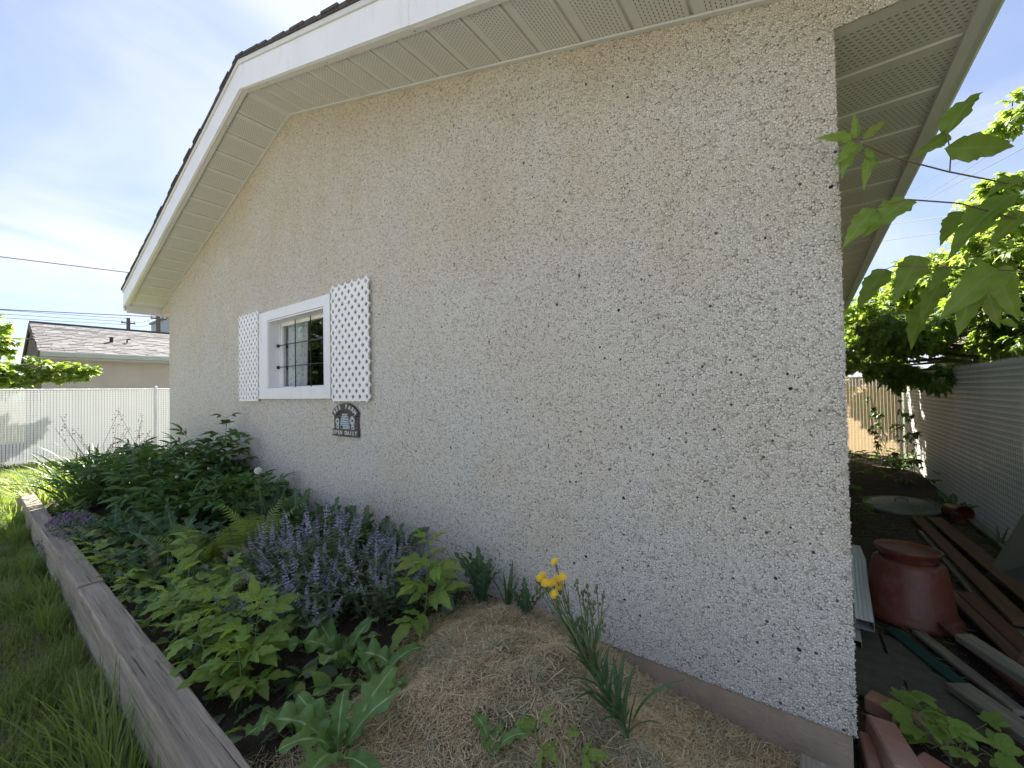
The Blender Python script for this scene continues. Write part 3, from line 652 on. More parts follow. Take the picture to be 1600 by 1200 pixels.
tag(m.build('leaf_sprigs', PGREEN, plq), kind='stuff')
dgl = []
def letter(ch, x, z, size, ang, mat, y=-.0225):
    cu_ = bpy.data.curves.new('letter', 'FONT'); cu_.body = ch; cu_.size = size; cu_.extrude = .0018; cu_.offset = .0011; cu_.align_x = 'CENTER'; cu_.align_y = 'CENTER'
    o_ = bpy.data.objects.new('tmp', cu_); COL.objects.link(o_); dgl.append((o_, x, z, ang, mat, y))
txt = 'BEE FARM'
for i, ch in enumerate(txt):
    if ch == ' ': continue
    th = math.pi * (.83 - .66 * i / (len(txt) - 1)); letter(ch, cx + wp * .432 * math.cos(th), z0p + hp * .54 + hp * .352 * math.sin(th), .046, (th - math.pi / 2) * .8, PSIL)
txt = 'OPEN DAILY'
for i, ch in enumerate(txt):
    if ch == ' ': continue
    letter(ch, cx + (i - 4.5) * .0325, z0p + .0215, .042, 0, PSIL)
bpy.context.view_layer.update(); dg = bpy.context.evaluated_depsgraph_get()
for o_, x, z, ang, mat, y in dgl:
    me = bpy.data.meshes.new_from_object(o_.evaluated_get(dg)); me.materials.clear(); me.materials.append(mat)
    n_ = link('letter', me, plq); n_.matrix_basis = Matrix.Translation(Vector((x, y, z)) - wloc(plq)) @ Matrix.Rotation(-ang, 4, 'Y') @ Matrix.Rotation(R(90), 4, 'X')
for o_, *_r in dgl: bpy.data.objects.remove(o_, do_unlink=True)

# ================================================================== RAISED BED
bed = thing('raised_bed', 'low raised bed edged with weathered grey timbers along the wall', 'raised bed', (-3.7, -1.30, -.06))
tz = .22
def timber(a, b, w=.108, h=.19, sagz=0):
    m = MB(); L = b - a; nseg = max(2, int(L / .09)); prof = [(-w / 2 + .006, 0), (w / 2 - .006, 0), (w / 2, -.008), (w / 2, -h), (-w / 2, -h), (-w / 2, -.008)]
    V = []; F = []
    for i in range(nseg + 1):
        x = a + L * i / nseg; dz = .004 * math.sin(x * 2.3) + random.uniform(-.0015, .0015); dy = .003 * math.sin(x * 1.7 + 1)
        for y, z in prof: V.append((x, -1.302 + y + dy + random.uniform(-.0018, .0018), tz + z + dz + sagz + random.uniform(-.0015, .0015)))
    k = len(prof); F = [(i * k + j, (i + 1) * k + j, (i + 1) * k + (j + 1) % k, i * k + (j + 1) % k) for i in range(nseg) for j in range(k)] + [tuple(range(k)), tuple(range(nseg * k + k - 1, nseg * k - 1, -1))]
    m.add(V, F); return m.build('timber', TIMB, bed, (a, -1.302, tz))
timber(-7.40, -4.86, sagz=-.012); timber(-4.85, -3.36, sagz=.002); timber(-3.352, -2.335, sagz=-.006); timber(-2.327, -.10, sagz=.004)
for a, b in ((-7.38, -5.2), (-5.19, -2.9), (-2.89, -.10)):
    m = MB(); m.box((a, -1.348, -.16), (b, -1.252, .022), bev=.004); m.build('timber', TIMB, bed, (a, -1.3, -.07))
m = MB(); m.box((-.152, -1.246, -.2), (-.055, -.095, .045), bev=.005); o = m.build('timber', woodmat('weathered_timber_end', (.37, .33, .275), (.235, .207, .17), 1), bed, (-.1, -.7, -.08))
m = MB(); m.box((-7.40, -1.246, -.15), (-7.30, -.02, .19), bev=.005); m.build('timber', MATS['weathered_timber_end'], bed, (-7.35, -.7, -.08))

# ================================================================== FENCES
def chain_fence(name, label, group, P0, P1, h, z0, slat, pitch=.046, posts=(), behind=1):
    P0, P1 = Vector((*P0, z0)), Vector((*P1, z0)); d = (P1 - P0); L = d.length; d.normalize(); nrm = Vector((-d.y, d.x, 0))
    root = thing(name, label, 'fence', ((P0.x + P1.x) / 2, (P0.y + P1.y) / 2, z0), group)
    sw = pitch * (.985 if behind < 0 else .84)
    V = []; 
    for z in (0, h * .5, h):
        for k in range(5):
            u = -sw / 2 + sw * k / 4; V.append((u, .0035 * math.cos(math.pi * (u / sw)) , z))
    F = [(r_ * 5 + k, r_ * 5 + k + 1, r_ * 5 + k + 6, r_ * 5 + k + 5) for r_ in range(2) for k in range(4)]
    me = mesh_data('slat', V, F, slat, True); N = int(L / pitch)
    base = wloc(root); ang = math.atan2(d.y, d.x)
    for i in range(N):
        p = P0 + d * (pitch * (i + .5)); o = link('slat', me, root); dz = random.uniform(-.008, .006)
        o.matrix_basis = Matrix.Translation(p + Vector((0, 0, dz)) - base) @ Matrix.Rotation(ang + random.uniform(-.02, .02), 4, 'Z')
    # flat-spiral wires, one round each slat
    tp = .052; nt = int(h / tp); hx = pitch * .52; yb = .0075
    cyc = [(-hx, 0, 0), (-hx * .7, -yb, .08), (hx * .7, -yb, .42), (hx, 0, .5), (hx * .7, yb, .58), (-hx * .7, yb, .92)]
    pts = np.array([(x, y, (i + f) * tp) for i in range(nt) for x, y, f in cyc]); tri = np.array([(0, -.0018), (.0016, .0009), (-.0016, .0009)])
    m_ = len(pts); V1 = np.zeros((m_, 3, 3))
    for k in range(3): V1[:, k] = pts + np.array([0, tri[k, 0], tri[k, 1]]) * (1.0 if behind < 0 else 1.7)
    V1 = V1.reshape(-1, 3); a = np.arange(m_ - 1)[:, None] * 3 + np.arange(3)[None]; b = np.arange(m_ - 1)[:, None] * 3 + (np.arange(3)[None] + 1) % 3
    F1 = np.stack([a, b, b + 3, a + 3], -1).reshape(-1, 4)
    allV = (V1[None] + (np.arange(N) * pitch + pitch / 2)[:, None, None] * np.array([1, 0, 0])).reshape(-1, 3)
    allF = (F1[None] + (np.arange(N) * len(V1))[:, None, None]).reshape(-1, 4)
    Rm = np.array([[d.x, nrm.x, 0], [d.y, nrm.y, 0], [0, 0, 1]]); allV = allV @ Rm.T + np.array(P0)
    tag(build('wire_mesh', allV, allF, WIREM, root), kind='stuff')
    # barbs at the top edge
    m = MB()
    for i in range(N):
        p = P0 + d * (pitch * i) + Vector((0, 0, h - .01)); m.tube([p - d * .012, p + d * .0 + Vector((0, 0, .022)), p + d * .012], .0018, 3, caps=False)
    tag(m.build('wire_ends', WIREM, root), kind='stuff')
    m = MB(); m.tube([P0 + nrm * .03 * behind + Vector((0, 0, h - .02)), P1 + nrm * .03 * behind + Vector((0, 0, h - .02))], .018, 8); m.build('top_rail', FPOST, root)
    for s_ in posts:
        p = P0 + d * s_ + nrm * .03 * behind; m = MB(); m.tube([p + Vector((0, 0, -.1)), p + Vector((0, 0, h + .03))], .028, 10)
        V_, F_ = ico(tuple(p + Vector((0, 0, h + .035))), .032); m.add(V_, F_); m.build('post', FPOST, root)
    return root
FX = -13.0
chain_fence('slatted_fence', 'white slatted chain-link fence at the end of the lawn', None, (FX, 3.4), (FX, -4.4), 1.52, -.05, SLATW, .0452, (2.32, 5.0, 7.7))
chain_fence('slatted_fence', 'grey white slatted fence running along the shaded side yard', None, (1.22, .55), (1.22, 7.86), 1.54, -.10, SLATR, .0455, (.02, 2.45, 4.9, 7.28), -1)
chain_fence('slatted_fence', 'tan slatted fence closing the back of the side yard', None, (1.20, 7.9), (-.9, 7.9), 1.53, -.12, SLATT, .0462, (.03, 2.05))

# ================================================================== NEIGHBOUR'S SHED
sh = thing('neighbour_garage', 'neighbouring beige garage with grey shingled roof behind the fence', 'garage', (-17.3, 2, -.1))
STUC = plain('beige_stucco', (.42, .39, .33), (.36, .335, .28), 2, .9, .5, 60, bdist=.01)
sy0, sy1, sxe, sxr, sze, szr = -.55, 8, -16.0, -18.5, 2.50, 3.52
m = MB(); m.prism([(sxe - .30, sy0 + .06, -.1), (sxe - .30, sy0 + .06, 2.42), (sxr, sy0 + .06, szr - .1), (2 * sxr - sxe + .30, sy0 + .06, 2.42), (2 * sxr - sxe + .30, sy0 + .06, -.1)], (0, 8, 0)); m.build('wall', STUC, sh)
m = MB(); m.prism([(sxe - .02, sy0 + .02, 2.30), (sxr, sy0 + .02, szr - .08), (2 * sxr - sxe + .02, sy0 + .02, 2.30), (2 * sxr - sxe + .3, sy0 + .02, 2.28), (2 * sxr - sxe + .3, sy0 + .02, 1.2), (sxe - .30, sy0 + .02, 1.2), (sxe - .30, sy0 + .02, 2.28)], (0, .035, 0)); m.build('gable_siding', plain('brown_siding', (.16, .13, .10), (.12, .10, .08), 4, .8), sh)
rf = bpy.data.objects.new('roof', None); COL.objects.link(rf); rf.parent = sh; rf.location = Vector((sxr, 2, szr)) - wloc(sh)
GSH = NT('grey_roof_shingle'); GSH = GSH.done(GSH.bsdf(GSH.mix(GSH.rand(), (.085, .084, .088), (.16, .158, .163)), .95, GSH.bump(GSH.noise(60, 3), .5, .01)))
m = MB()
for sd_ in (1, -1):
    x_e = sxr + sd_ * (sxe - sxr); m.prism([(x_e, sy0, sze - .06), (sxr, sy0, szr - .06), (sxr, sy0, szr - .004), (x_e, sy0, sze - .004)], (0, sy1 - sy0, 0))
m.build('roof_deck', GREYW, rf)
# tabs on the slope that faces us, each its own small slab, joined; far too many to lift one by one
nrow = 19; sl = Vector((sxr - sxe, 0, szr - sze)); Ls = sl.length; sl.normalize(); nn = Vector((-sl.z, 0, sl.x)); nn = nn if nn.z > 0 else -nn
m = MB()
for r_ in range(nrow):
    p0 = Vector((sxe, 0, sze)) + sl * (r_ * Ls / nrow - .01); y = sy0 - random.uniform(0, .3)
    while y < sy1:
        w_ = random.uniform(.16, .34); t0 = .010 + random.choice((0, .008)); a = p0 + nn * t0; b = p0 + sl * (Ls / nrow + .03) + nn * .003
        y0, y1 = max(y, sy0 - .02), min(y + w_ - .006, sy1)
        if y1 > y0 + .02: m.add([(a.x, y0, a.z), (a.x, y1, a.z), (b.x, y1, b.z), (b.x, y0, b.z), (a.x - nn.x * t0, y0, a.z - nn.z * t0), (a.x - nn.x * t0, y1, a.z - nn.z * t0)], [(0, 1, 2, 3), (0, 4, 5, 1)])
        y += w_
tag(m.build('shingles', GSH, rf), kind='stuff')
m = MB(); m.tube([(sxr, sy0 - .02, szr + .01), (sxr, sy1, szr + .01)], .05, 6); m.build('ridge_cap', GSH, rf)
m = MB(); yv = .95; xv = -17.1; zv = sze + (sxe - xv) * (szr - sze) / (sxe - sxr)
m.tube([(xv, yv, zv - .05), (xv, yv, zv + .16)], .045, 8); m.tube([(xv, yv + .35, zv - .05), (xv, yv + .35, zv + .12), (xv, yv + .42, zv + .14)], .02, 6); m.build('vent_pipe', BLACK, rf)
TRIMG = plain('trim_grey', (.36, .385, .355), (.31, .335, .31), 4, .5)
m = MB(); m.box((sxe, sy0, sze - .14), (sxe + .10, sy1, sze - .005), bev=.012); m.box((sxe - .02, sy0, sze - .20), (sxe - .002, sy1, sze - .02)); m.build('gutter', TRIMG, sh)
for sd_ in (1, -1):
    x_e = sxr + sd_ * (sxe - sxr); m = MB(); m.prism([(x_e, sy0 - .03, sze - .22), (sxr, sy0 - .03, szr - .20), (sxr, sy0 - .03, szr - .01), (x_e, sy0 - .03, sze - .01)], (0, .028, 0)); m.build('barge_board', plain('dark_trim', (.10, .08, .065)) if sd_ == 1 else MATS['dark_trim'], sh)

# poles, far block and lines
WOODP = plain('pole_wood', (.16, .14, .12), (.11, .10, .085), 8, .9); CABLE = plain('cable', (.06, .06, .065), None, 3, .6)
def pole(x, y, h, label):
    r_ = thing('utility_pole', label, 'utility pole', (x, y, -.1), None)
    m = MB(); m.tube([(x, y, -.1), (x, y, h)], [.16, .11], 8); m.build('shaft', WOODP, r_)
    m = MB(); m.box((x - .06, y - .38, h - .42), (x + .05, y + .38, h - .34)); m.build('crossarm', WOODP, r_)
    for k in (-.33, .33):
        m = MB(); m.tube([(x, y + k, h - .34), (x, y + k, h - .2)], .035, 6); m.build('insulator', FPOST, r_)
pole(-40, 5.45, 7.1, 'distant utility pole with crossarm above the shingled roof ridge'); pole(-34, 5.80, 6.75, 'utility pole just left of the grey block behind the roof')
b_ = thing('apartment_block', 'grey flat roofed block seen past the garage corner', 'building', (-37, 9.8, -.1)); m = MB(); m.box((-40, 6.72, -.1), (-34, 16, 6.75)); m.build('wall', plain('block_grey', (.36, .40, .46), (.32, .35, .4)), b_)
m = MB(); m.box((-40.1, 6.62, 6.752), (-33.9, 16.1, 6.9)); m.build('roof', plain('block_roof', (.25, .26, .28)), b_)
def cable(label, a, b, sag, r_=.012, group='overhead lines'):
    a, b = Vector(a), Vector(b); P = []
    for k in range(17): t_ = k / 16; p = a.lerp(b, t_); p.z -= sag * 4 * t_ * (1 - t_); P.append(p)
    m = MB(); m.tube(P, r_, 5); return tag(m.build('power_line', CABLE, None, tuple(P[8])), label, 'power line', group)
cable('topmost black line crossing the sky beside the gable', (-20, -8, 5.30), (-20, 14, 6.75), .12, .013)
cable('black line just above the shingled roof, second from the top', (-20, -8, 3.58), (-20, 12, 5.15), .1, .013)
cable('pale service cable meeting the roof edge at its dark gable end', (-12.5, -7, 2.46), (-17.4, -.3, 2.93), .03, .010)
for k in range(3):
    cable(['faint line running to the top of the distant pole', 'faint line running just under the top of the distant pole', 'lowest faint line running to the distant pole'][k], (-38 - k, -22, 6.4 - k * .18), (-40, 5.45, 7.05 - k * .22), .25, .014)
for k in range(2): cable(['upper faint line sagging between the two distant poles', 'lower faint line sagging between the two distant poles'][k], (-40, 5.45, 6.9 - k * .3), (-34, 5.8, 6.55 - k * .3), .25, .012)
def _wr(k, x0, z0, x1, z1): pass

# ================================================================== LEAF TEMPLATES (length 1 along +Y, normal +Z)
TPL = {}
def blade(n, wf, bend=.4, fold=.25, wave=0.0, wn=3.0, seed=0, L=1.0, twist=0.0, base=(0, 0, 0), cols=1):
    """leaf strip; wf(t) half width; returns V, F(tri), UV"""
    q = np.random.default_rng(abs(seed)); ph = q.uniform(0, 6.28); V = []; UV = []; y = z = 0.0; ang = bend * -.25
    offs = [k / cols for k in range(-cols, cols + 1)]; wd = len(offs)
    for i in range(n + 1):
        t_ = i / n
        if i: y += math.cos(ang) * L / n; z -= math.sin(ang) * L / n; ang += bend / n
        w = wf(t_); tw = twist * t_
        for o in offs:
            x = o * w; h = abs(o) ** 1.2 * fold * w + wave * math.sin(t_ * wn * 6.28 + ph + (0 if o < 0 else 1.7)) * abs(o) * min(w * 3, .3)
            nz_, ny = math.cos(ang), math.sin(ang)
            V.append((base[0] + x * math.cos(tw) - h * math.sin(tw), base[1] + y + h * ny, base[2] + z + h * nz_ * math.cos(tw) + x * math.sin(tw))); UV.append((.5 + o * .5, t_))
    F = []
    for i in range(n):
        for k in range(wd - 1):
            a = i * wd + k; F += [(a, a + 1, a + wd + 1), (a, a + wd + 1, a + wd)]
    return np.array(V), np.array(F), np.array(UV)
def xf(M, V): return V @ np.array(M.to_3x3()).T + np.array(M.translation)
def join(parts):
    V = []; F = []; UV = []; b = 0
    for v, f, u in parts: V.append(v); F.append(f + b); UV.append(u); b += len(v)
    return np.concatenate(V), np.concatenate(F), np.concatenate(UV)
def reg(key, gen, mat, nvar=3): TPL[key] = [(*gen(i), mat) for i in range(nvar)]; TPL[key] = [dict(V=a, F=f, UV=u, mat=mt, me=None, key=key) for a, f, u, mt in TPL[key]]
def ovate(t_): return .265 * max(0, math.sin(math.pi * t_ ** .62)) ** .95 * (1 - .25 * t_) + .001
def toothed(t_, n=7, amt=.16):
    f = (t_ * n) % 1.0; return ovate(t_) * (1 + amt * (f - .5)) + (.0 if t_ < 1 else 0)
def lance(w=.13): return lambda t_: w * max(0, math.sin(math.pi * t_ ** .8)) ** .8 + .003
def Mx(tr=(0, 0, 0), rz=0, rx_=0, ry=0, s=1): return Matrix.Translation(tr) @ Matrix.Rotation(rz, 4, 'Z') @ Matrix.Rotation(rx_, 4, 'X') @ Matrix.Rotation(ry, 4, 'Y') @ Matrix.Scale(s, 4)
def petiole(L, r_=.012, drop=0.0):
    V = []; F = []; n = 3
    for i in range(n + 1):
        t_ = i / n
        for k in range(3):
            th = k * 2.094; V.append((r_ * math.cos(th), L * t_, r_ * math.sin(th) - drop * t_ * t_))
    for i in range(n):
        for k in range(3):
            a, b = i * 3 + k, i * 3 + (k + 1) % 3; F += [(a, b, b + 3), (a, b + 3, a + 3)]
    return np.array(V), np.array(F), np.full((len(V), 2), .5)
def box_leaf(i, nl=3):
    """box elder leaf: petiole, then three to five toothed leaflets"""
    q = np.random.default_rng(100 + i); P = [petiole(.42, .010, .03)]
    def lf(tr, rz, s, sd): 
        v, f, u = blade(14, lambda t_: toothed(t_, 5, .30), bend=q.uniform(.2, .8), fold=q.uniform(.1, .35), wave=.10, seed=sd); return xf(Mx(tr, rz, q.uniform(-.55, .05), q.uniform(-.25, .25), s), v), f, u
    P.append(lf((0, .42, -.03), q.uniform(-.1, .1), .58, i * 7 + 1))
    P.append(lf((0, .34, -.02), R(62 + q.uniform(-8, 8)), .44, i * 7 + 2)); P.append(lf((0, .34, -.02), R(-62 + q.uniform(-8, 8)), .44, i * 7 + 3))
    if nl == 5: P.append(lf((0, .16, -.01), R(70), .36, i * 7 + 4)); P.append(lf((0, .16, -.01), R(-70), .36, i * 7 + 5))
    return join(P)
def five_leaf(i):
    q = np.random.default_rng(300 + i); P = [petiole(.35, .010, .03)]
    for a in (-75, -36, 0, 36, 75):
        v, f, u = blade(10, lambda t_: toothed(t_, 5, .2) * .85, bend=q.uniform(.5, 1.0), fold=.25, wave=.06, seed=i * 9 + a); P.append((xf(Mx((0, .35, -.02), R(a + q.uniform(-5, 5)), q.uniform(-.5, -.1), 0, .62 - abs(a) * .0025), v), f, u))
    return join(P)
def peony_leaf(i):
    q = np.random.default_rng(200 + i); P = [petiole(.4, .011, .0)]
    for a, y, s in ((0, .42, .60), (38, .40, .50), (-38, .40, .50), (75, .30, .46), (-75, .30, .46), (50, .2, .40), (-50, .2, .40)):
        v, f, u = blade(7, lance(.125), bend=q.uniform(.3, .9), fold=.35, wave=.03, seed=i * 7 + a); P.append((xf(Mx((0, y, 0), R(a + q.uniform(-9, 9)), q.uniform(-.35, .2), q.uniform(-.4, .4), s), v), f, u))
    return join(P)
def maple_leaf(i):
    q = np.random.default_rng(500 + i); P = [petiole(.35, .010, .02)]
    for a, s in ((0, .62), (45, .52), (-45, .52), (98, .34), (-98, .34)):
        v, f, u = blade(7, lambda t_: (.30 * max(0, math.sin(math.pi * min(1, t_ * .86 + .14))) ** .8) * (1 + .22 * (((t_ * 3) % 1) - .5)) + .002, bend=q.uniform(.1, .6), fold=.18, wave=.05, seed=i * 5 + a); P.append((xf(Mx((0, .35, -.02), R(a), q.uniform(-.2, .05), 0, s), v), f, u))
    return join(P)
def sow(i):
    q = np.random.default_rng(600 + i); nl = q.integers(4, 7); d = q.uniform(.5, .75)
    def wf(t_):
        e = .030 + .150 * max(0, math.sin(math.pi * min(1, t_ ** 1.25))) ** .8 if t_ < .97 else .012
        f = (t_ * nl) % 1; return e * (1 - d * abs(1 - 1.45 * f if f < .69 else (f - .69) / .31) ** 1.0 * (1 - t_ * .55)) * (1 + .14 * (((t_ * 19) % 1) - .5))
    return blade(46, wf, bend=q.uniform(1.0, 2.1), fold=q.uniform(.1, .35), wave=q.uniform(.12, .26), wn=q.uniform(2.5, 4.5), seed=i, cols=2, twist=q.uniform(-.4, .4))
def thistle(i):
    q = np.random.default_rng(650 + i)
    def wf(t_):
        f = (t_ * 7) % 1; e = .02 + .12 * max(0, math.sin(math.pi * t_ ** .9)); return e * (.45 + .55 * abs(math.sin(3.1416 * f))) if t_ < .98 else .004
    return blade(28, wf, bend=q.uniform(.5, 1.2), fold=.3, wave=.14, wn=6, seed=i)
def fern(i):
    q = np.random.default_rng(700 + i); P = []; n = 26; bend = q.uniform(.7, 1.3); y = z = 0; ang = -.25; pv = []
    for k in range(n + 1):
        t_ = k / n; pv.append((y, z, ang)); y += math.cos(ang) / n; z -= math.sin(ang) / n; ang += bend / n
    v, f, u = blade(12, lambda t_: .008 * (1 - t_ * .8), bend=bend, fold=0); P.append((v, f, u))
    for k in range(3, n):
        t_ = k / n; w = .20 * (math.sin(math.pi * min(1, (t_ * .96) ** .75)) ** .8) + .012; yy, zz_, an = pv[k]
        for sg in (1, -1):
            v, f, u = blade(6, lambda s_: .105 * (1 - s_) ** .6 * (1 + .35 * (((s_ * 3) % 1) - .5)) + .004, bend=.35, fold=.2, seed=k); 
            P.append((xf(Mx((0, yy, zz_), 0, -an) @ Mx((0, 0, 0), sg * -R(74), q.uniform(-.25, .05), 0, w), v), f, u))
    return join(P)
reg('box', box_leaf, L_BOX, 5); reg('box5', lambda i: box_leaf(i, 5), L_BOX, 4); reg('tree', box_leaf, L_TREE, 5); reg('tree2', lambda i: box_leaf(i + 20, 5), L_TREE2, 4)
reg('five', five_leaf, L_PEONY, 4); reg('peony', peony_leaf, L_PEONY, 5); reg('maple', maple_leaf, L_TREE2, 4); reg('mapledark', maple_leaf, L_BOX, 4)
reg('sow', sow, L_SOW, 7); reg('thistle', thistle, L_THIS, 5); reg('fern', fern, L_FERN, 5)
reg('lance', lambda i: blade(8, lance(.042), bend=.3 + .3 * i, fold=.3, wave=.03, seed=i), L_THIS, 4)
reg('cat', lambda i: blade(4, lambda t_: toothed(t_, 4, .2) * .95, bend=.5, fold=.3, seed=i), L_CAT, 3)
reg('dead', lambda i: blade(6, lambda t_: toothed(t_, 5, .25) * 1.15, bend=.6, fold=.25, seed=i), L_DEAD, 3)
reg('round', lambda i: blade(10, lambda t_: ovate(t_) * 1.25, bend=.5 + .2 * i, fold=.25, wave=.05, seed=i, cols=2), L_BOX, 4)
reg('strap', lambda i: blade(9, lambda t_: .016 * (1 - t_) ** .5 + .001, bend=.5 + .45 * i, fold=.5, seed=i, twist=.5), L_STRAP, 5)
reg('gblade', lambda i: blade(5, lambda t_: .013 * (1 - t_) ** .6 + .0005, bend=.3 + .35 * i, fold=.3, seed=i), L_GRASS, 5)
reg('darkstrap', lambda i: blade(8, lambda t_: .020 * (1 - t_) ** .5 + .001, bend=.6 + .35 * i, fold=.4, seed=i), L_PEONY, 4)

def spike(i):
    """catmint spike: whorls of small two-lipped flowers"""
    q = np.random.default_rng(800 + i); P = []
    y = .0
    for w in range(9):
        y = .08 + .92 * (w / 9) ** .9; rr = .10 * (1 - w / 11) * q.uniform(.7, 1.2); nf = q.integers(4, 8)
        for k in range(nf):
            th = k * 6.283 / nf + q.uniform(0, 1); L = rr * q.uniform(.8, 1.3)
            v, f, u = blade(2, lambda t_: .16 + .14 * t_, bend=.6, fold=.3, L=1); v = v * np.array([.75, 1, 1])
            M_ = Matrix.Translation((0, y, 0)) @ Matrix.Rotation(th, 4, 'Y') @ Matrix.Rotation(R(q.uniform(-50, 25)), 4, 'Z') @ Matrix.Rotation(R(90), 4, 'Z') @ Matrix.Scale(L, 4)
            P.append((xf(Matrix.Translation((0, y, 0)) @ Matrix.Rotation(th, 4, 'Y') @ Matrix.Rotation(R(-90 + q.uniform(0, 45)), 4, 'Z') @ Matrix.Scale(L, 4), v), f, u))
    return join(P)
reg('spike', spike, PURPLE, 4)

CAMN = np.array(CAM)
def orient(pos, d, nrm, s, roll=0.0):
    y = Vector(d).normalized(); x = y.cross(Vector(nrm));
    if x.length < 1e-3: x = y.cross(Vector((1, .2, 0)))
    x.normalize(); z = x.cross(y)
    m = Matrix((x * s, y * s, z * s)).transposed().to_4x4()
    if roll: m = m @ Matrix.Rotation(roll, 4, 'Y')
    m.translation = Vector(pos); return m
def sph(az, el): return Vector((math.cos(az) * math.cos(el), math.sin(az) * math.cos(el), math.sin(el)))

class Plant:
    def __init__(s, name, label, cat, loc, group=None):
        s.root = thing(name, label, cat, loc, group); s.L = []; s.st = MB(); s.loc = Vector(loc)
    def leaf(s, key, pos, d, nrm, size, roll=0.0, var=None):
        tv = TPL[key][random.randrange(len(TPL[key])) if var is None else var]; s.L.append((tv, orient(pos, d, nrm, size, roll)))
    def stem(s, pts, r_, n=5): s.st.tube(pts, r_, n)
    def finish(s, nparts=60, stemmat=STEM, leafname='leaf', restname='foliage', stemname='stem'):
        if s.st.V: s.st.build(stemname, stemmat, s.root)
        c = [(-(m.to_scale()[1]) / ((np.array(m.translation) - CAMN) @ (np.array(m.translation) - CAMN)) ** .5, i) for i, (tv, m) in enumerate(s.L)]
        c.sort(); top = set(i for _, i in c[:nparts]); w = wloc(s.root)
        for i in top:
            tv, m = s.L[i]
            if tv['me'] is None: tv['me'] = mesh_data(tv['key'] + '_leaf', tv['V'], tv['F'], tv['mat'], True, tv['UV'])
            o = link(leafname, tv['me'], s.root); m = m.copy(); m.translation -= w; o.matrix_basis = m
        rest = [s.L[i] for _, i in c[nparts:]]
        if rest: s._join(rest, restname)
        return s.root
    def _join(s, rest, name):
        mats = []; Vs = []; Fs = []; Us = []; MI = []; b = 0; by = {}
        for tv, m in rest: by.setdefault(id(tv), (tv, []))[1].append(np.array(m))
        for tv, ms in by.values():
            A = np.stack(ms); v = np.einsum('nij,kj->nki', A[:, :3, :3], tv['V']) + A[:, None, :3, 3]; k = len(tv['V']); n = len(ms)
            Vs.append(v.reshape(-1, 3)); Fs.append((tv['F'][None] + (np.arange(n) * k)[:, None, None]).reshape(-1, 3) + b); Us.append(np.tile(tv['UV'], (n, 1))); b += n * k
            if tv['mat'] not in mats: mats.append(tv['mat'])
            MI.append(np.full(n * len(tv['F']), mats.index(tv['mat'])))
        tag(build(name, np.concatenate(Vs), np.concatenate(Fs), mats, s.root, None, True, np.concatenate(Us), np.concatenate(MI)), kind='stuff')

def U(a, b): return random.uniform(a, b)
# ------------------------------------------------------------------ plant kinds
def rosette(name, label, cat, x, y, n, L, key='sow', el=(25, 70), group=None, parts=80, azr=(0, 360), z=None, arch=0):
    z = bed_h(x, y) if z is None else z; p = Plant(name, label, cat, (x, y, z), group)
    for i in range(n):
        az = R(azr[0] + (azr[1] - azr[0]) * (i + U(-.3, .3)) / n); e_ = R(U(*el)); d = sph(az, e_); s_ = L * U(.7, 1.1)
        p.leaf(key, Vector((x, y, z - .005)) + Vector((math.cos(az), math.sin(az), 0)) * .012, d, Vector((-math.cos(az) * math.sin(e_), -math.sin(az) * math.sin(e_), math.cos(e_))), s_, U(-.35, .35))
    return p.finish(parts)
def seedling(name, label, cat, x, y, h, nn_, leaf, key='box', lean=(0, 0), group=None, parts=80, z=None, top=True):
    z = bed_h(x, y) if z is None else z; p = Plant(name, label, cat, (x, y, z), group); P = []
    for k in range(9):
        t_ = k / 8; P.append(Vector((x + lean[0] * t_ ** 1.3 + .006 * math.sin(t_ * 7 + x), y + lean[1] * t_ ** 1.3, z + h * t_)))
    p.stem(P, list(np.linspace(.0038, .0016, 9)) if h > .25 else list(np.linspace(.0028, .0012, 9)), 6)
    for k in range(nn_):
        t_ = .22 + .78 * k / max(1, nn_ - 1); i = min(7, int(t_ * 8)); pos = P[i].lerp(P[i + 1], t_ * 8 - i); az0 = R(90) * (k % 2) + U(-.4, .4) + x * 9
        for sd_ in (0, 1):
            az = az0 + math.pi * sd_; s_ = leaf * (1.0 - .45 * max(0, t_ - .55) / .45) * U(.8, 1.15); e_ = R(U(5, 35) + 25 * (t_ > .85))
            d = sph(az, e_); p.leaf(key, pos, d, Vector((0, 0, 1)) + Vector((math.cos(az), math.sin(az), 0)) * .25, s_, U(-.3, .3))
    return p.finish(parts)
def clump(name, label, cat, x, y, n, L, key, spread=.08, el=(55, 88), group=None, parts=0, z=None, restname='blades'):
    z = bed_h(x, y) if z is None else z; p = Plant(name, label, cat, (x, y, z), group)
    for i in range(n):
        az = U(0, 6.283); r_ = spread * math.sqrt(U(0, 1)); d = sph(az + U(-.5, .5), R(U(*el))); pos = (x + r_ * math.cos(az), y + r_ * math.sin(az), z - .01)
        p.leaf(key, pos, d, Vector((-d.x, -d.y, .4)), L * U(.55, 1.1), U(-.6, .6))
    return p.finish(parts, restname=restname)
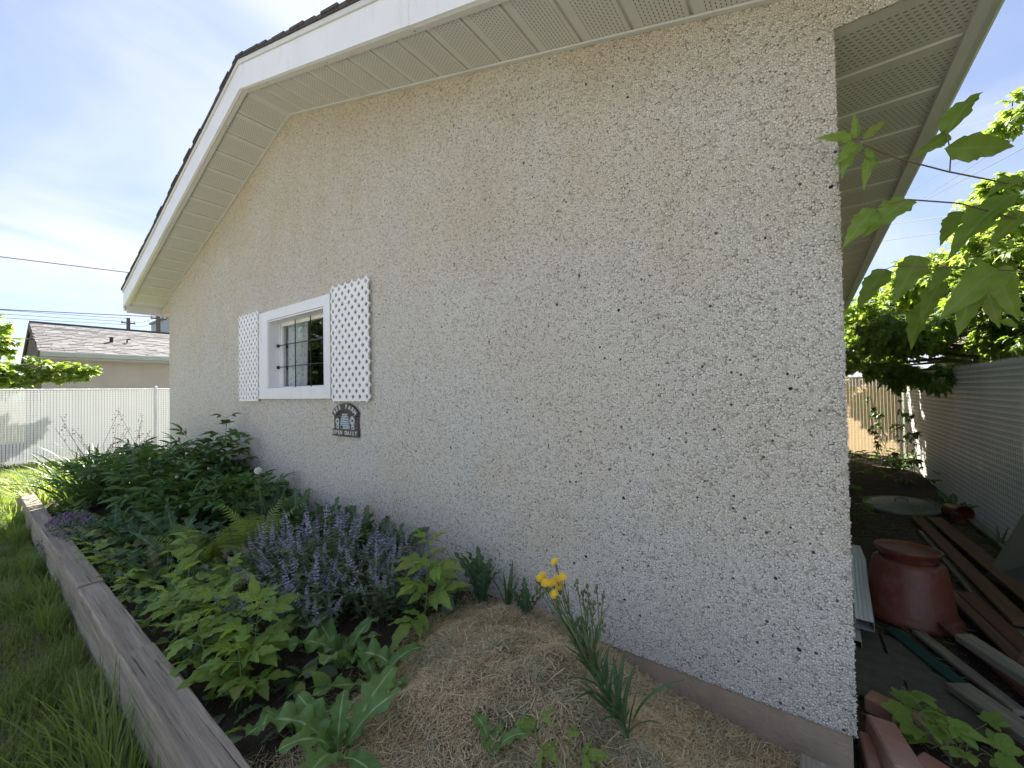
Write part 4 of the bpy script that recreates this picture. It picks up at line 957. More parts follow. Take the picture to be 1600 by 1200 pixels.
def peony(label, x, y, h, w, nst, group='peony bushes in the bed', buds=6, parts=60, key='peony', cat='peony bush'):
    z = bed_h(x, y); p = Plant('peony_bush', label, cat, (x, y, z), group)
    tips = []
    for i in range(nst):
        az = i * 2.39996; rr = math.sqrt((i + .5) / nst); tip = Vector((x + w * rr * math.cos(az), y + w * .85 * rr * math.sin(az), z + h * (1 - .45 * rr ** 2) * U(.82, 1.08))); b0 = Vector((x + .25 * w * rr * math.cos(az), y + .2 * w * rr * math.sin(az), z))
        tip.y = min(tip.y, -.03)
        mid = b0.lerp(tip, .55) + Vector((0, 0, h * .10)); P = [b0, b0.lerp(mid, .5) + Vector((0, 0, .02)), mid, mid.lerp(tip, .6) + Vector((0, 0, .02)), tip]; p.stem(P, [.004, .0036, .003, .0026, .002], 4); tips.append(tip)
        for k in range(7):
            t_ = .35 + .65 * k / 6; seg = t_ * 4; j = min(3, int(seg)); pos = P[j].lerp(P[j + 1], seg - j); a2 = az + k * 2.4 + U(-.5, .5); e_ = R(U(-10, 40) + 20 * (k == 6)); d = sph(a2, e_)
            p.leaf(key, pos, d, Vector((0, 0, 1)) + d * .1, U(.17, .27) * (h / .62) ** .5, U(-.5, .5))
    r_ = p.finish(parts)
    for i in random.sample(range(nst), min(buds, nst)):
        m = MB(); V_, F_ = ico(tuple(tips[i] + Vector((0, 0, .055))), (.013, .013, .014)); m.add(V_, F_); m.tube([tips[i], tips[i] + Vector((0, 0, .05))], .002, 4, 1); m.build('bud', [BUD, STEM], r_, None, True)
    return r_

# ================================================================== THE BED, far end to near end
clump('long_grass', 'tall pale clump of grass at the far end of the bed', 'grass clump', -7.55, -1.05, 190, .62, 'strap', .24, (48, 85), z=-.05)
clump('long_grass', 'wide grass tuft leaning beside the far timber corner', 'grass clump', -7.0, -1.15, 120, .45, 'strap', .16, (45, 85), z=.08)
clump('long_grass', 'bright sunlit grass clump behind the peonies at the garage corner', 'grass clump', -7.2, -.35, 150, .55, 'strap', .2, (50, 85), z=.08)
clump('daylily', 'dark arching daylily clump with thin dry stalks', 'daylily', -6.35, -.85, 230, .72, 'darkstrap', .28, (45, 85), restname='leaves')
p = Plant('seed_stalks', 'thin dry seed stalks rising above the daylily clump', 'seed stalks', (-6.3, -.8, bed_h(-6.3, -.8)))
for i in range(16):
    x, y = -6.3 + U(-.45, .45), -.8 + U(-.25, .4); z = bed_h(x, y); a = U(0, 6.28); h = U(.7, 1.0); t_ = Vector((x + .16 * math.cos(a), y + .16 * math.sin(a), z + h)); P = [Vector((x, y, z)), Vector((x, y, z + h * .6)), t_]; p.stem(P, [.003, .002, .0014], 4)
    for k in range(7): q_ = P[1].lerp(t_, U(.4, 1)) + Vector((U(-.03, .03), U(-.03, .03), U(-.01, .03))); V_, F_ = ico(tuple(q_), U(.004, .008)); p.st.add(V_, F_)
p.finish(0, BROWNST)
peony('broad dark peony bush with pale round buds near the far end', -5.75, -.72, .60, .55, 26, buds=9, parts=60)
peony('largest dark peony bush against the wall below the window', -4.85, -.50, .70, .55, 32, buds=5, parts=80)
peony('low dark peony bush spreading in front toward the ferns', -4.35, -.62, .48, .42, 22, buds=2, parts=60)
peony('dark leafy bush hugging the wall left of the weed row', -3.9, -.28, .46, .36, 20, buds=0, parts=50)
seedling('creeper', 'tall five-leaved creeper shoot rising against the wall left of the window', 'creeper', -4.75, -.22, .92, 9, .30, 'five', (-.03, .05), parts=30)
seedling('creeper', 'bushy five-leaved creeper shoot just right of the tallest shoot on the wall', 'creeper', -4.52, -.20, .72, 9, .30, 'five', (.03, .03), parts=30)
seedling('creeper', 'shorter five-leaved creeper shoot left of the tallest shoot on the wall', 'creeper', -5.05, -.22, .70, 8, .28, 'five', (-.03, .03), parts=30)
# dead nettle over the timber
p = Plant('dead_nettle', 'mat of purple flowered dead nettle spilling over the timber edge', 'dead nettle', (-4.85, -1.24, .2))
for i in range(620):
    a = U(0, 6.28); r_ = math.sqrt(U(0, 1)); x = -4.85 + .50 * r_ * math.cos(a); y = -1.20 + .19 * r_ * math.sin(a); z = .19 + .10 * (1 - r_ ** 2) * U(.3, 1.1) + .02 * math.sin(x * 21) * math.sin(y * 33) - (.10 if y < -1.33 else 0); d = sph(U(0, 6.28), R(U(-10, 60))); p.leaf('dead', (x, y, z), d, (0, 0, 1), U(.025, .042))
dn = p.finish(60); m = MB()
for i in range(130):
    a = U(0, 6.28); r_ = math.sqrt(U(0, .95)); x = -4.85 + .48 * r_ * math.cos(a); y = -1.20 + .18 * r_ * math.sin(a); z = .215 + .02 * math.sin(x * 21) * math.sin(y * 33) + .10 * (1 - r_ ** 2) - (.09 if y < -1.33 else 0); V_, F_ = ico((x, y, z), (U(.005, .009), U(.005, .009), U(.008, .014))); m.add(V_, F_)
tag(m.build('flowers', MAGENTA, dn), kind='stuff')
# grey-green thistles in the middle
rosette('thistle', 'grey-green thistle rosette between dead nettle and peonies', 'thistle', -4.15, -.98, 14, .42, 'thistle', (15, 65))
rosette('thistle', 'grey-green thistle with a long pale midrib beside the light seedlings', 'thistle', -3.55, -.90, 13, .42, 'thistle', (20, 70))
seedling('box_elder_seedling', 'low light green seedling leaning over the timber near the dead nettle', 'seedling', -3.95, -1.16, .20, 5, .15, 'box', (.02, -.10), parts=30)
seedling('box_elder_seedling', 'light green seedling at the timber edge in front of the thistle', 'seedling', -3.62, -1.15, .22, 5, .17, 'box', (.0, -.08), parts=30)
seedling('box_elder_seedling', 'small pale seedling low on the timber beside the bare soil gap', 'seedling', -3.05, -1.16, .16, 4, .13, 'box', (.03, -.06), parts=30)
p = Plant('bindweed', 'round-leaved yellow green weed standing before the ferns', 'weed', (-3.02, -.98, .12))
for i in range(15):
    b0 = Vector((-3.02 + U(-.10, .12), -.98 + U(-.06, .06), .12)); t_ = b0 + Vector((U(-.1, .1), U(-.06, .06), U(.16, .36))); p.stem([b0, b0.lerp(t_, .6) + Vector((0, 0, .03)), t_], [.0025, .002, .0014], 4); a = U(0, 6.28); p.leaf('round', t_, sph(a, R(U(-30, 10))), (0, 0, 1), U(.08, .125), U(-.4, .4))
p.finish(20)
# ferns
def fern_plant(label, x, y, n, L, el=(35, 75)):
    z = bed_h(x, y); p = Plant('fern', label, 'fern', (x, y, z), 'ferns in the bed')
    for i in range(n):
        az = R(360 * i / n + U(-20, 20)); e_ = R(U(*el)); p.leaf('fern', (x + .015 * math.cos(az), y + .015 * math.sin(az), z), sph(az, e_), Vector((-math.cos(az) * math.sin(e_), -math.sin(az) * math.sin(e_), math.cos(e_))), L * U(.75, 1.1), U(-.3, .3))
    return p.finish(40, leafname='frond')
fern_plant('yellow-green fern with upright fronds left of the catmint', -2.92, -.62, 11, .52, (45, 82))
fern_plant('fern with low spreading fronds beside the round-leaved weed', -3.25, -.78, 9, .42, (30, 70))
fern_plant('small fern tucked behind the front seedlings', -2.72, -.88, 8, .34, (25, 65))
# weed row along the wall behind the catmint
for i, (x, y, n, L, lb) in enumerate(((-3.25, -.22, 16, .42, 'toothed weed against the wall nearest the dark bush'), (-2.88, -.17, 16, .42, 'toothed weed against the wall right of the fern tips'), (-2.52, -.16, 16, .40, 'toothed weed against the wall midway behind the catmint'), (-2.18, -.15, 15, .36, 'toothed weed against the wall at the near end of the catmint'), (-3.55, -.3, 14, .42, 'toothed weed against the wall below the dandelion clock'))):
    rosette('sow_thistle', lb, 'weed', x, y, n, L, 'thistle', (55, 86), 'sow thistles along the wall', 50)
# catmint
def catmint(label, x, y, rx_, ry, n, h):
    z = bed_h(x, y); p = Plant('catmint', label, 'catmint', (x, y, z), 'catmint plants in bloom'); sp = []
    for i in range(n):
        a = i * 2.39996; r_ = math.sqrt((i + .5) / n); b0 = Vector((x + rx_ * .55 * r_ * math.cos(a), y + ry * .55 * r_ * math.sin(a), z)); hh = h * (1 - .35 * r_ ** 2) * U(.8, 1.12)
        t_ = Vector((x + rx_ * r_ * math.cos(a) + U(-.06, .06), min(-.05, y + ry * r_ * math.sin(a) + U(-.06, .06)), z + hh * U(.85, 1.08))); mid = b0.lerp(t_, .5) + Vector((0, 0, .03)); p.stem([b0, mid, t_], [.002, .0017, .0012], 3)
        d = (t_ - mid).normalized(); sp.append((t_ - d * U(.02, .05), d, U(.09, .16)))
        for k in range(20):
            f_ = U(.15, .97); pos = (b0.lerp(mid, f_ * 2) if f_ < .5 else mid.lerp(t_, f_ * 2 - 1)); p.leaf('cat', pos, sph(U(0, 6.28), R(U(-10, 50))), (0, 0, 1), U(.026, .055))
    r_ = p.finish(0, restname='foliage'); w = wloc(r_)
    for pos, d, s_ in sp:
        tv = random.choice(TPL['spike'])
        if tv['me'] is None: tv['me'] = mesh_data('flower_spike', tv['V'], tv['F'], tv['mat'], False, tv['UV'])
        o = link('flower_spike', tv['me'], r_); mm = orient(pos, d, (0, -1, .2), s_, U(0, 6)); mm.translation -= w; o.matrix_basis = mm
    return r_
catmint('large purple catmint in full bloom in the middle of the bed', -2.22, -.55, .42, .36, 84, .42)
catmint('purple catmint at the near end beside the box elder seedling', -1.86, -.45, .26, .24, 46, .36)
catmint('purple catmint spilling forward over the soil by the broad weeds', -1.98, -.78, .22, .16, 34, .27)
catmint('sparser purple catmint in front of the ferns', -2.52, -.70, .24, .2, 32, .36)
catmint('little low catmint tuft among the front seedlings', -2.15, -.98, .12, .1, 12, .22)
# seedlings, near
seedling('box_elder_seedling', 'tall box elder seedling at the near end of the catmint', 'seedling', -1.56, -.46, .40, 6, .24, 'box5', (.02, .02), parts=40)
seedling('box_elder_seedling', 'light green seedling by the timber in front of the catmint', 'seedling', -2.18, -1.10, .27, 6, .20, 'box5', (.02, .02), parts=40)
seedling('box_elder_seedling', 'leafiest light green seedling right of the timber joint', 'seedling', -1.92, -1.05, .30, 7, .22, 'box5', (.03, .03), parts=40)
seedling('box_elder_seedling', 'light green seedling between the timber and the broad-leaved weeds', 'seedling', -1.80, -1.12, .20, 5, .19, 'box5', (-.02, .0), parts=40)
seedling('box_elder_seedling', 'yellowish seedling overhanging the timber at its joint', 'seedling', -2.42, -1.13, .24, 6, .18, 'box', (-.01, -.03), parts=40)
# broad weeds
rosette('sow_thistle', 'broad-leaved weed rosette just in front of the catmint', 'weed', -1.66, -.80, 8, .27, 'sow', (25, 70), 'broad-leaved weeds', 40)
rosette('sow_thistle', 'broad-leaved weed lying at the edge of the clippings heap', 'weed', -1.44, -.80, 6, .25, 'sow', (20, 60), 'broad-leaved weeds', 40)
rosette('sow_thistle', 'big broad-leaved weed at the near end of the timber', 'weed', -1.27, -1.06, 8, .26, 'sow', (25, 72), 'broad-leaved weeds', 40)
rosette('sow_thistle', 'low broad-leaved weed between the timber and the seedlings', 'weed', -1.54, -1.05, 5, .20, 'sow', (15, 60), 'broad-leaved weeds', 40)
rosette('sow_thistle', 'small two-leaved weed on the front of the clippings heap', 'weed', -.88, -.80, 4, .13, 'sow', (50, 85), None, 20)
seedling('bramble_seedling', 'round three-leaved seedling on the front of the clippings heap', 'seedling', -.76, -.74, .07, 2, .12, 'box', parts=20)
seedling('bramble_seedling', 'tiny seedling beside the base of the yellow flowered weed', 'seedling', -.66, -.72, .05, 2, .10, 'box', parts=20)
for i, (x, y, n, L, lb) in enumerate(((-1.52, -.10, 8, .30, 'tall toothed weed at the foundation by the last catmint'), (-1.36, -.09, 7, .24, 'dark toothed weed in the middle of the foundation strip'), (-1.22, -.12, 6, .20, 'toothed weed at the foundation nearest the clippings heap'))): rosette('sow_thistle', lb, 'weed', x, y, n, L, 'lance' if i == 1 else 'thistle', (55, 88), 'weeds at the foundation', 20)
# dandelion clock
p = Plant('dandelion_clock', 'white dandelion clock on a bare stalk by the wall', 'dandelion', (-2.95, -.58, .13)); p.stem([(-2.95, -.58, .13), (-2.955, -.585, .5), (-2.97, -.6, .762)], [.003, .0025, .002], 5); r_ = p.finish(0, STEM)
m = MB()
for i in range(60):
    th = math.acos(1 - 2 * (i + .5) / 60); ph_ = i * 2.39996; d = Vector((math.sin(th) * math.cos(ph_), math.sin(th) * math.sin(ph_), math.cos(th))); c = Vector((-2.97, -.6, .765)); m.tube([c, c + d * .017], [.0006, .0004], 3, caps=False); V_, F_ = ico(tuple(c + d * .019), .0042); m.add(V_, F_)
m.build('seed_head', FLUFF, r_)
# yellow hawkweed
yb = Vector((-.545, -.575, bed_h(-.545, -.575))); yt = Vector((-.735, -.515, .40))
p = Plant('hawkweed', 'tall leaning weed with yellow flowers in front of the wall', 'hawkweed', tuple(yb)); P = [yb, yb.lerp(yt, .3) + Vector((-.004, 0, .012)), yb.lerp(yt, .6) + Vector((-.008, 0, .012)), yt]; p.stem(P, [.0080, .0070, .0058, .004], 8)
for k in range(46):
    t_ = .02 + .93 * (k / 45); seg = t_ * 3; j = min(2, int(seg)); pos = P[j].lerp(P[j + 1], seg - j); a = k * 2.4; e_ = R(U(38, 72)); d = sph(a, e_) + Vector((-.25, 0, .1)); p.leaf('lance', pos, d, Vector((-math.cos(a) * .5, -math.sin(a) * .5, 1)), (.19 - .11 * t_) * U(.75, 1.15))
for a, L, e_ in ((.2, .26, 62), (-.6, .2, 50), (3.3, .18, 35)): p.leaf('lance', yb + Vector((0, 0, .03)), sph(a, R(e_)), (0, 0, 1), L)
heads = []
for k in range(24):
    if k < 13: tp = Vector((-.845 + U(-.05, .055), -.51 + U(-.04, .045), .60 + U(-.05, .03))); f_ = U(.62, 1.0)
    else: tp = Vector((-.715 + U(-.055, .06), -.49 + U(-.05, .05), .555 + U(-.09, .06))); f_ = U(.5, .95)
    seg = f_ * 3; j = min(2, int(seg)); b0 = P[j].lerp(P[j + 1], seg - j); md = b0.lerp(tp, .5) + Vector((U(-.012, .012), 0, -.006)); p.stem([b0, md, tp], [.0030, .0021, .0014], 5); heads.append(tp)
    for q_ in range(4): t_ = U(.1, .85); p.leaf('lance', b0.lerp(md, t_ * 2) if t_ < .5 else md.lerp(tp, t_ * 2 - 1), (tp - b0).normalized() + Vector((U(-.7, .7), U(-.7, .7), 0)), (0, 0, 1), U(.03, .07))
r_ = p.finish(90)
heads.sort(key=lambda v: -v.z + 1.2 * abs(v.x + .83))
for k, h in enumerate(heads):
    m = MB(); m.lathe([(.0, -.012), (.0045, -.010), (.006, -.004), (.0045, .003), (.002, .005)], 8, tuple(h)); m.build('bud', STEM, r_, None, True)
    for q_ in range(2):
        o2 = h + Vector((U(-.015, .015), U(-.01, .01), U(-.03, -.008))); mb = MB(); mb.tube([h + Vector((0, 0, -.03)), o2], .0009, 3); mb.lathe([(0, -.008), (.0035, -.006), (.0042, 0), (.001, .006)], 6, tuple(o2)); mb.build('bud', STEM, r_, None, True)
    if k < 9:
        m = MB(); nrm = Vector((U(-.2, .3), -.7, .8)).normalized(); Mo = orient(h + Vector((0, -.004, .004)), nrm.cross(Vector((1, 0, .1))), nrm, 1)
        for r2, L, n_ in ((0, .0155, 12), (.3, .010, 9)):
            for i in range(n_):
                th = 6.283 * i / n_ + r2; ca, sa = math.cos(th), math.sin(th); w_ = .0024
                Pq = [(ca * .001 - sa * w_ * .4, sa * .001 + ca * w_ * .4, .002 + r2 * .004), (ca * L - sa * w_, sa * L + ca * w_, .0035 + r2 * .006), (ca * L + sa * w_, sa * L - ca * w_, .0035 + r2 * .006), (ca * .001 + sa * w_ * .4, sa * .001 - ca * w_ * .4, .002 + r2 * .004)]
                m.add([tuple(Mo @ Vector(v)) for v in Pq], [(0, 1, 2, 3)])
        m.build('flower', YELLOW, r_)
for k in range(2): pass

# filling between the bigger plants
p = Plant('ground_cover', 'low mixed green ground cover between the larger bed plants', 'ground cover', (-3.6, -.8, .12))
for i in range(5200):
    x, y = U(-7.2, -1.55), U(-1.22, -.06)
    if bumps(np.array([x]), np.array([y]), 5, 77, 1)[0] < -.35 or (y < -1.0 and x > -2.0 and U(0, 1) < .8): continue
    h = abs(random.gauss(0, .045)); z = bed_h(x, y); a = U(0, 6.28); p.leaf(random.choice(('box', 'thistle', 'round', 'dead', 'lance')), (x, y, z + h), sph(a, R(U(-5, 65))), (0, 0, 1), U(.05, .12), U(-.4, .4))
g_ = p.finish(0); g_['kind'] = 'stuff'
for i, (x, y, n, L, k_, lb) in enumerate(((-4.45, -1.02, 12, .34, 'thistle', 'thistle directly behind the purple dead nettle'), (-3.85, -.80, 13, .40, 'thistle', 'thistle in the centre of the bed under the peonies'), (-3.3, -1.02, 11, .32, 'thistle', 'thistle between the light seedling and the round-leaved weed'), (-2.75, -1.05, 10, .28, 'sow', 'soft broad weed by the timber left of the yellowish seedling'), (-3.05, -.42, 13, .36, 'thistle', 'tall thistle behind the upright fern fronds'))): rosette('thistle', lb, 'thistle', x, y, n, L, k_, (25, 75), 'thistles in the middle of the bed', 30)
seedling('box_elder_seedling', 'light green seedling in front of the low fern', 'seedling', -2.62, -1.08, .26, 6, .18, 'box', (.02, .02), parts=30)
seedling('box_elder_seedling', 'pale seedling sheltering left of the front catmint', 'seedling', -2.38, -.98, .30, 6, .19, 'box5', (.0, .02), parts=30)
seedling('box_elder_seedling', 'yellow green seedling close behind the timber joint', 'seedling', -2.06, -1.15, .22, 5, .18, 'box', (-.02, -.02), parts=30)
# clippings heap
cl_x = np.linspace(-1.62, -.17, 130); 
nS = 46000; q = np.random.default_rng(11); xs = q.uniform(-1.62, -.165, nS * 2); ys = q.uniform(-1.235, -.012, nS * 2)
mz = mound_z(xs, ys); pr = np.clip(mz * 22 + .45 * smooth(-1.6, -1.2, xs) + .3 * (xs > -.6), 0, 1); keep = q.uniform(0, 1, nS * 2) < pr; xs, ys = xs[keep], ys[keep]
zsS = soil_z(xs, ys); n_ = len(xs); az = q.uniform(0, 6.283, n_); tl = q.normal(0, .22, n_); L = q.uniform(.014, .058, n_); w_ = q.uniform(.0005, .0013, n_)
d = np.stack([np.cos(az) * np.cos(tl), np.sin(az) * np.cos(tl), np.sin(tl)], 1); s_ = np.stack([-np.sin(az), np.cos(az), np.zeros(n_)], 1); c = np.stack([xs, ys, zsS + q.uniform(.0, .016, n_)], 1)
up_v = np.array([0, 0, 1.0]); bow = q.uniform(-.004, .006, n_)[:, None] * up_v
V = np.stack([c - d * L[:, None] / 2 - s_ * w_[:, None], c - d * L[:, None] / 2 + s_ * w_[:, None], c + bow + s_ * w_[:, None], c + bow - s_ * w_[:, None], c + d * L[:, None] / 2 + s_ * w_[:, None] * .6, c + d * L[:, None] / 2 - s_ * w_[:, None] * .6], 1).reshape(-1, 3)
V[:, 1] = np.minimum(V[:, 1], -.003)
F = (np.array([(0, 1, 2, 3), (3, 2, 4, 5)])[None] + (np.arange(n_) * 6)[:, None, None]).reshape(-1, 4)
tag(build('straw', V, F, STRAW, None, (0, 0, 0)), kind='stuff')
m = MB()
for k in range(2400):
    x, y = U(-1.45, -.2), U(-1.2, -.03)
    if mound_z(np.array([x]), np.array([y]))[0] * 12 + .12 < U(0, 1): continue
    z = bed_h(x, y) + U(.006, .022); a = U(0, 6.28); L_ = U(.02, .055); w_ = U(.0007, .0016); dd = Vector((math.cos(a), math.sin(a), U(-.25, .25))); nn_ = Vector((-math.sin(a), math.cos(a), 0)) * w_; c_ = Vector((x, y, z)); e1 = c_ - dd * L_; e2 = c_ + dd * L_ + Vector((0, 0, U(-.008, .004))); e1.y = min(e1.y, -.006); e2.y = min(e2.y, -.006)
    m.add([tuple(e1 - nn_), tuple(e1 + nn_), tuple(c_ + nn_ + Vector((0, 0, .004))), tuple(c_ - nn_ + Vector((0, 0, .004))), tuple(e2 + nn_), tuple(e2 - nn_)], [(0, 1, 2, 3), (3, 2, 4, 5)])
tag(m.build('straw', STRAW, None, (-.8, -.6, .1)), kind='stuff')
i_ = np.linspace(-1.62, -.165, 150); j_ = np.linspace(-1.2, -.012, 90); X, Y = np.meshgrid(i_, j_, indexing='ij'); Zm = soil_z(X, Y) + np.where(mound_z(X, Y) > .012, .004, -.012 + .012 * smooth(-1.5, -1.0, X)) + bumps(X, Y, 60, 9, .003)
a = (np.arange(149)[:, None] * 90 + np.arange(89)[None]).ravel(); F = np.stack([a, a + 90, a + 91, a + 1], 1)
tag(build('straw_bed', np.stack([X.ravel(), Y.ravel(), Zm.ravel()], 1), F, MULCHB, None, (0, 0, 0), True), kind='structure')
# bits of bark and clods on the bare soil
m = MB()
for i in range(900):
    x, y = U(-7.2, -.2), U(-1.24, -.03)
    if mound_z(np.array([x]), np.array([y]))[0] > .02: continue
    V_, F_ = ico((x, y, bed_h(x, y)), (U(.004, .016), U(.004, .014), U(.003, .009))); m.add(V_, F_)
tag(m.build('soil_clods', SOIL, None, (-3.7, -.6, .12)), kind='stuff')

# ------------------------------------------------------------------ lawn
def grass_field(name, n, xr, yr, hmin, hmax, seed, dens=None, z0=-.06, w=(.0013, .0034)):
    q = np.random.default_rng(seed); x = q.uniform(*xr, n); y = q.uniform(*yr, n)
    if dens is not None: k = q.uniform(0, 1, n) < dens(x, y); x, y = x[k], y[k]
    n = len(x); az = q.uniform(0, 6.283, n); h = q.uniform(hmin, hmax, n) * (1 + .9 * bumps(x, y, 9, seed, .6)); h = np.clip(h, .01, None); ln = q.uniform(.15, .9, n) * h; wd = q.uniform(*w, n)
    dx, dy = np.cos(az), np.sin(az); sx_, sy_ = -dy * wd, dx * wd; z = np.full(n, z0)
    def pt(f, fz, ws): return np.stack([x + dx * ln * f + sx_ * ws, y + dy * ln * f + sy_ * ws, z + h * fz], 1)
    V = np.stack([pt(0, 0, 1), pt(0, 0, -1), pt(.25, .6, -.85), pt(.25, .6, .85), pt(1, 1, 0)], 1).reshape(-1, 3)
    b = (np.arange(n) * 5)[:, None, None]; F = np.concatenate([(np.array([(0, 1, 2), (0, 2, 3), (3, 2, 4)])[None] + b).reshape(-1, 3)])
    UV = np.tile(np.array([(0, 0), (1, 0), (1, .6), (0, .6), (.5, 1)]), (n, 1))
    return tag(build(name, V, F, L_GRASS, None, (0, 0, 0), False, UV), kind='stuff')
grass_field('grass', 95000, (-7.6, -1.0), (-2.25, -1.36), .022, .075, 21, lambda x, y: np.clip(.55 + .5 * bumps(x, y, 6, 31, .7), .12, 1))
grass_field('grass', 40000, (-12.9, -7.42), (-3.2, 2.5), .03, .07, 22, None, w=(.002, .004))
grass_field('grass', 9000, (-7.4, -1.1), (-1.46, -1.362), .05, .15, 23, lambda x, y: np.clip(.5 + .6 * bumps(x, y, 7, 33, .8), .05, 1))
grass_field('grass', 30000, (-9, 1.0), (-3.6, -2.2), .03, .06, 24)
clump('long_grass', 'long green grass tuft against the timber in the lawn corner', 'grass clump', -1.98, -1.44, 95, .33, 'gblade', .10, (55, 88), z=-.06)
clump('long_grass', 'long grass growing along the timber left of its joint', 'grass clump', -2.25, -1.43, 80, .32, 'gblade', .12, (50, 88), z=-.06)
clump('long_grass', 'nearest long grass tuft leaning over the timber', 'grass clump', -1.72, -1.42, 75, .31, 'gblade', .09, (55, 88), z=-.06)
clump('long_grass', 'ragged grass by the timber next to the dead nettle', 'grass clump', -4.0, -1.42, 90, .26, 'gblade', .14, (45, 85), z=-.06)
clump('long_grass', 'ragged grass tuft in the shade below the far timber', 'grass clump', -6.6, -1.45, 150, .40, 'gblade', .22, (45, 85), z=-.06)
clump('long_grass', 'sunlit ragged grass just past the end of the timber', 'grass clump', -7.9, -1.5, 160, .40, 'gblade', .3, (45, 85), z=-.06)

# ================================================================== SIDE YARD
def lerp(a, b, t_): return Vector(a).lerp(Vector(b), t_)
# upturned red pot
pot = thing('planter_pot', 'upturned dark red plastic planter on the side yard floor', 'planter', (.33, 1.42, -.05))
pc = (.33, 1.42, -.05); tilt = Matrix.Rotation(R(-2.5), 3, 'X')
m = MB(); m.lathe([(r_ * .94, z_ * 1.05) for r_, z_ in ((.222, .0), (.226, .006), (.222, .030), (.204, .050), (.198, .056), (.165, .275), (.158, .292), (.132, .305), (.128, .300), (.128, .285))], 48, pc, tilt); m.build('body', REDPOT, pot, None, True)
m = MB(); m.lathe([(r_ * .94, z_ * 1.05) for r_, z_ in ((.124, .296), (.124, .322), (.138, .330), (.150, .352), (.152, .360), (.147, .361), (.138, .346), (.125, .334), (.060, .328), (.02, .334), (.0, .334))], 48, pc, tilt); m.build('base_ring', REDPOT, pot, None, True)
# leaf litter and stones
m = MB()
for i in range(2600):
    x, y = U(.02, 1.14), U(-.4, 7.2) if i % 2 else U(-.2, 3.6); V_, F_ = ico((x, y, float(side_z(np.array([x]), np.array([y]))[0]) + .002), (U(.003, .014), U(.003, .014), U(.002, .008))); m.add(V_, F_)
tag(m.build('gravel', plain('dull_gravel', (.13, .11, .09), (.06, .05, .042), 25, .9), None, (.6, 2, -.06)), kind='stuff')
# downspouts
def downspout(label, pts, w, h, group='downspout sections beside the wall'):
    pts = [Vector(p) for p in pts]; r_ = thing('downspout', label, 'downspout', tuple(pts[0]), group); m = MB(); prof = []
    nr = 4
    for sx_, sy_, ex, ey in ((-1, -1, 1, -1), (1, -1, 1, 1), (1, 1, -1, 1), (-1, 1, -1, -1)):
        for k in range(nr * 4):
            t_ = k / (nr * 4); x = sx_ + (ex - sx_) * t_; y = sy_ + (ey - sy_) * t_; dpt = .05 * (1 if (k % 4) in (1, 2) else 0); prof.append((x * (w / 2) * (1 - dpt), y * (h / 2) * (1 - dpt)))
    n = len(prof); V = []; 
    for i, p in enumerate(pts):
        d = (pts[min(i + 1, len(pts) - 1)] - pts[max(i - 1, 0)]).normalized(); x = d.cross(Vector((0, 0, 1))).normalized(); z = x.cross(d); V += [p + x * a + z * b for a, b in prof]
    F = [(i * n + k, i * n + (k + 1) % n, (i + 1) * n + (k + 1) % n, (i + 1) * n + k) for i in range(len(pts) - 1) for k in range(n)]
    nb = len(V); V2 = []
    for i, p in enumerate(pts):
        d = (pts[min(i + 1, len(pts) - 1)] - pts[max(i - 1, 0)]).normalized(); x = d.cross(Vector((0, 0, 1))).normalized(); z = x.cross(d); V2 += [p + x * a * .96 + z * b * .95 for a, b in prof]
    F += [(nb + a, nb + d_, nb + c, nb + b) for a, b, c, d_ in F[:]]; F += [(k, (k + 1) % n, nb + (k + 1) % n, nb + k) for k in range(n)]
    e0 = (len(pts) - 1) * n; F += [(e0 + k, nb + e0 + k, nb + e0 + (k + 1) % n, e0 + (k + 1) % n) for k in range(n)]
    m.add(V + V2, F); m.build('pipe', GALV, r_); return r_
downspout('ribbed galvanised downspout lying with its open end by the pot', [(.098, .93, .055), (.112, 1.3, .085), (.128, 1.62, .135), (.115, 1.80, .16)], .072, .050)
downspout('galvanised downspout piece lying lower against the wall corner', [(.050, .86, -.02), (.062, 1.3, .01), (.075, 1.75, .05)], .06, .045)
downspout('short bent downspout leaning on the wall behind the other two', [(.085, 1.95, .10), (.07, 2.05, .17), (.045, 2.2, .25)], .06, .045)
# metal lid
ld = thing('metal_lid', 'dull round metal lid lying on the ground behind the pot', 'lid', (.66, 4.1, -.03)); tl = Matrix.Rotation(R(4), 3, 'X') @ Matrix.Rotation(R(-3), 3, 'Y')
m = MB(); m.lathe([(.0, .045), (.10, .043), (.24, .028), (.295, .012), (.30, .020), (.312, .018), (.315, -.012), (.308, -.012), (.302, .006), (.24, .02), (0, .035)], 44, (.66, 4.1, -.02), tl); m.build('disc', LIDM, ld, None, True)
m = MB(); m.tube([tuple(Vector((.66, 4.1, -.02)) + tl @ Vector(p)) for p in ((-.05, 0, .042), (-.045, 0, .075), (0, 0, .085), (.045, 0, .075), (.05, 0, .042))], .006, 6); m.build('handle', LIDM, ld)
pt = thing('flower_pot', 'small dark red pot lying on its side by the metal lid', 'flower pot', (.93, 3.85, -.02)); m = MB(); m.lathe([(.0, .0), (.06, .0), (.085, .13), (.095, .13), (.097, .155), (.088, .155), (.082, .13), (.055, .008), (0, .008)], 28, (.96, 3.93, .04), Matrix.Rotation(R(100), 3, 'X') @ Matrix.Rotation(R(30), 3, 'Y')); m.build('body', REDPOT, pt, None, True)
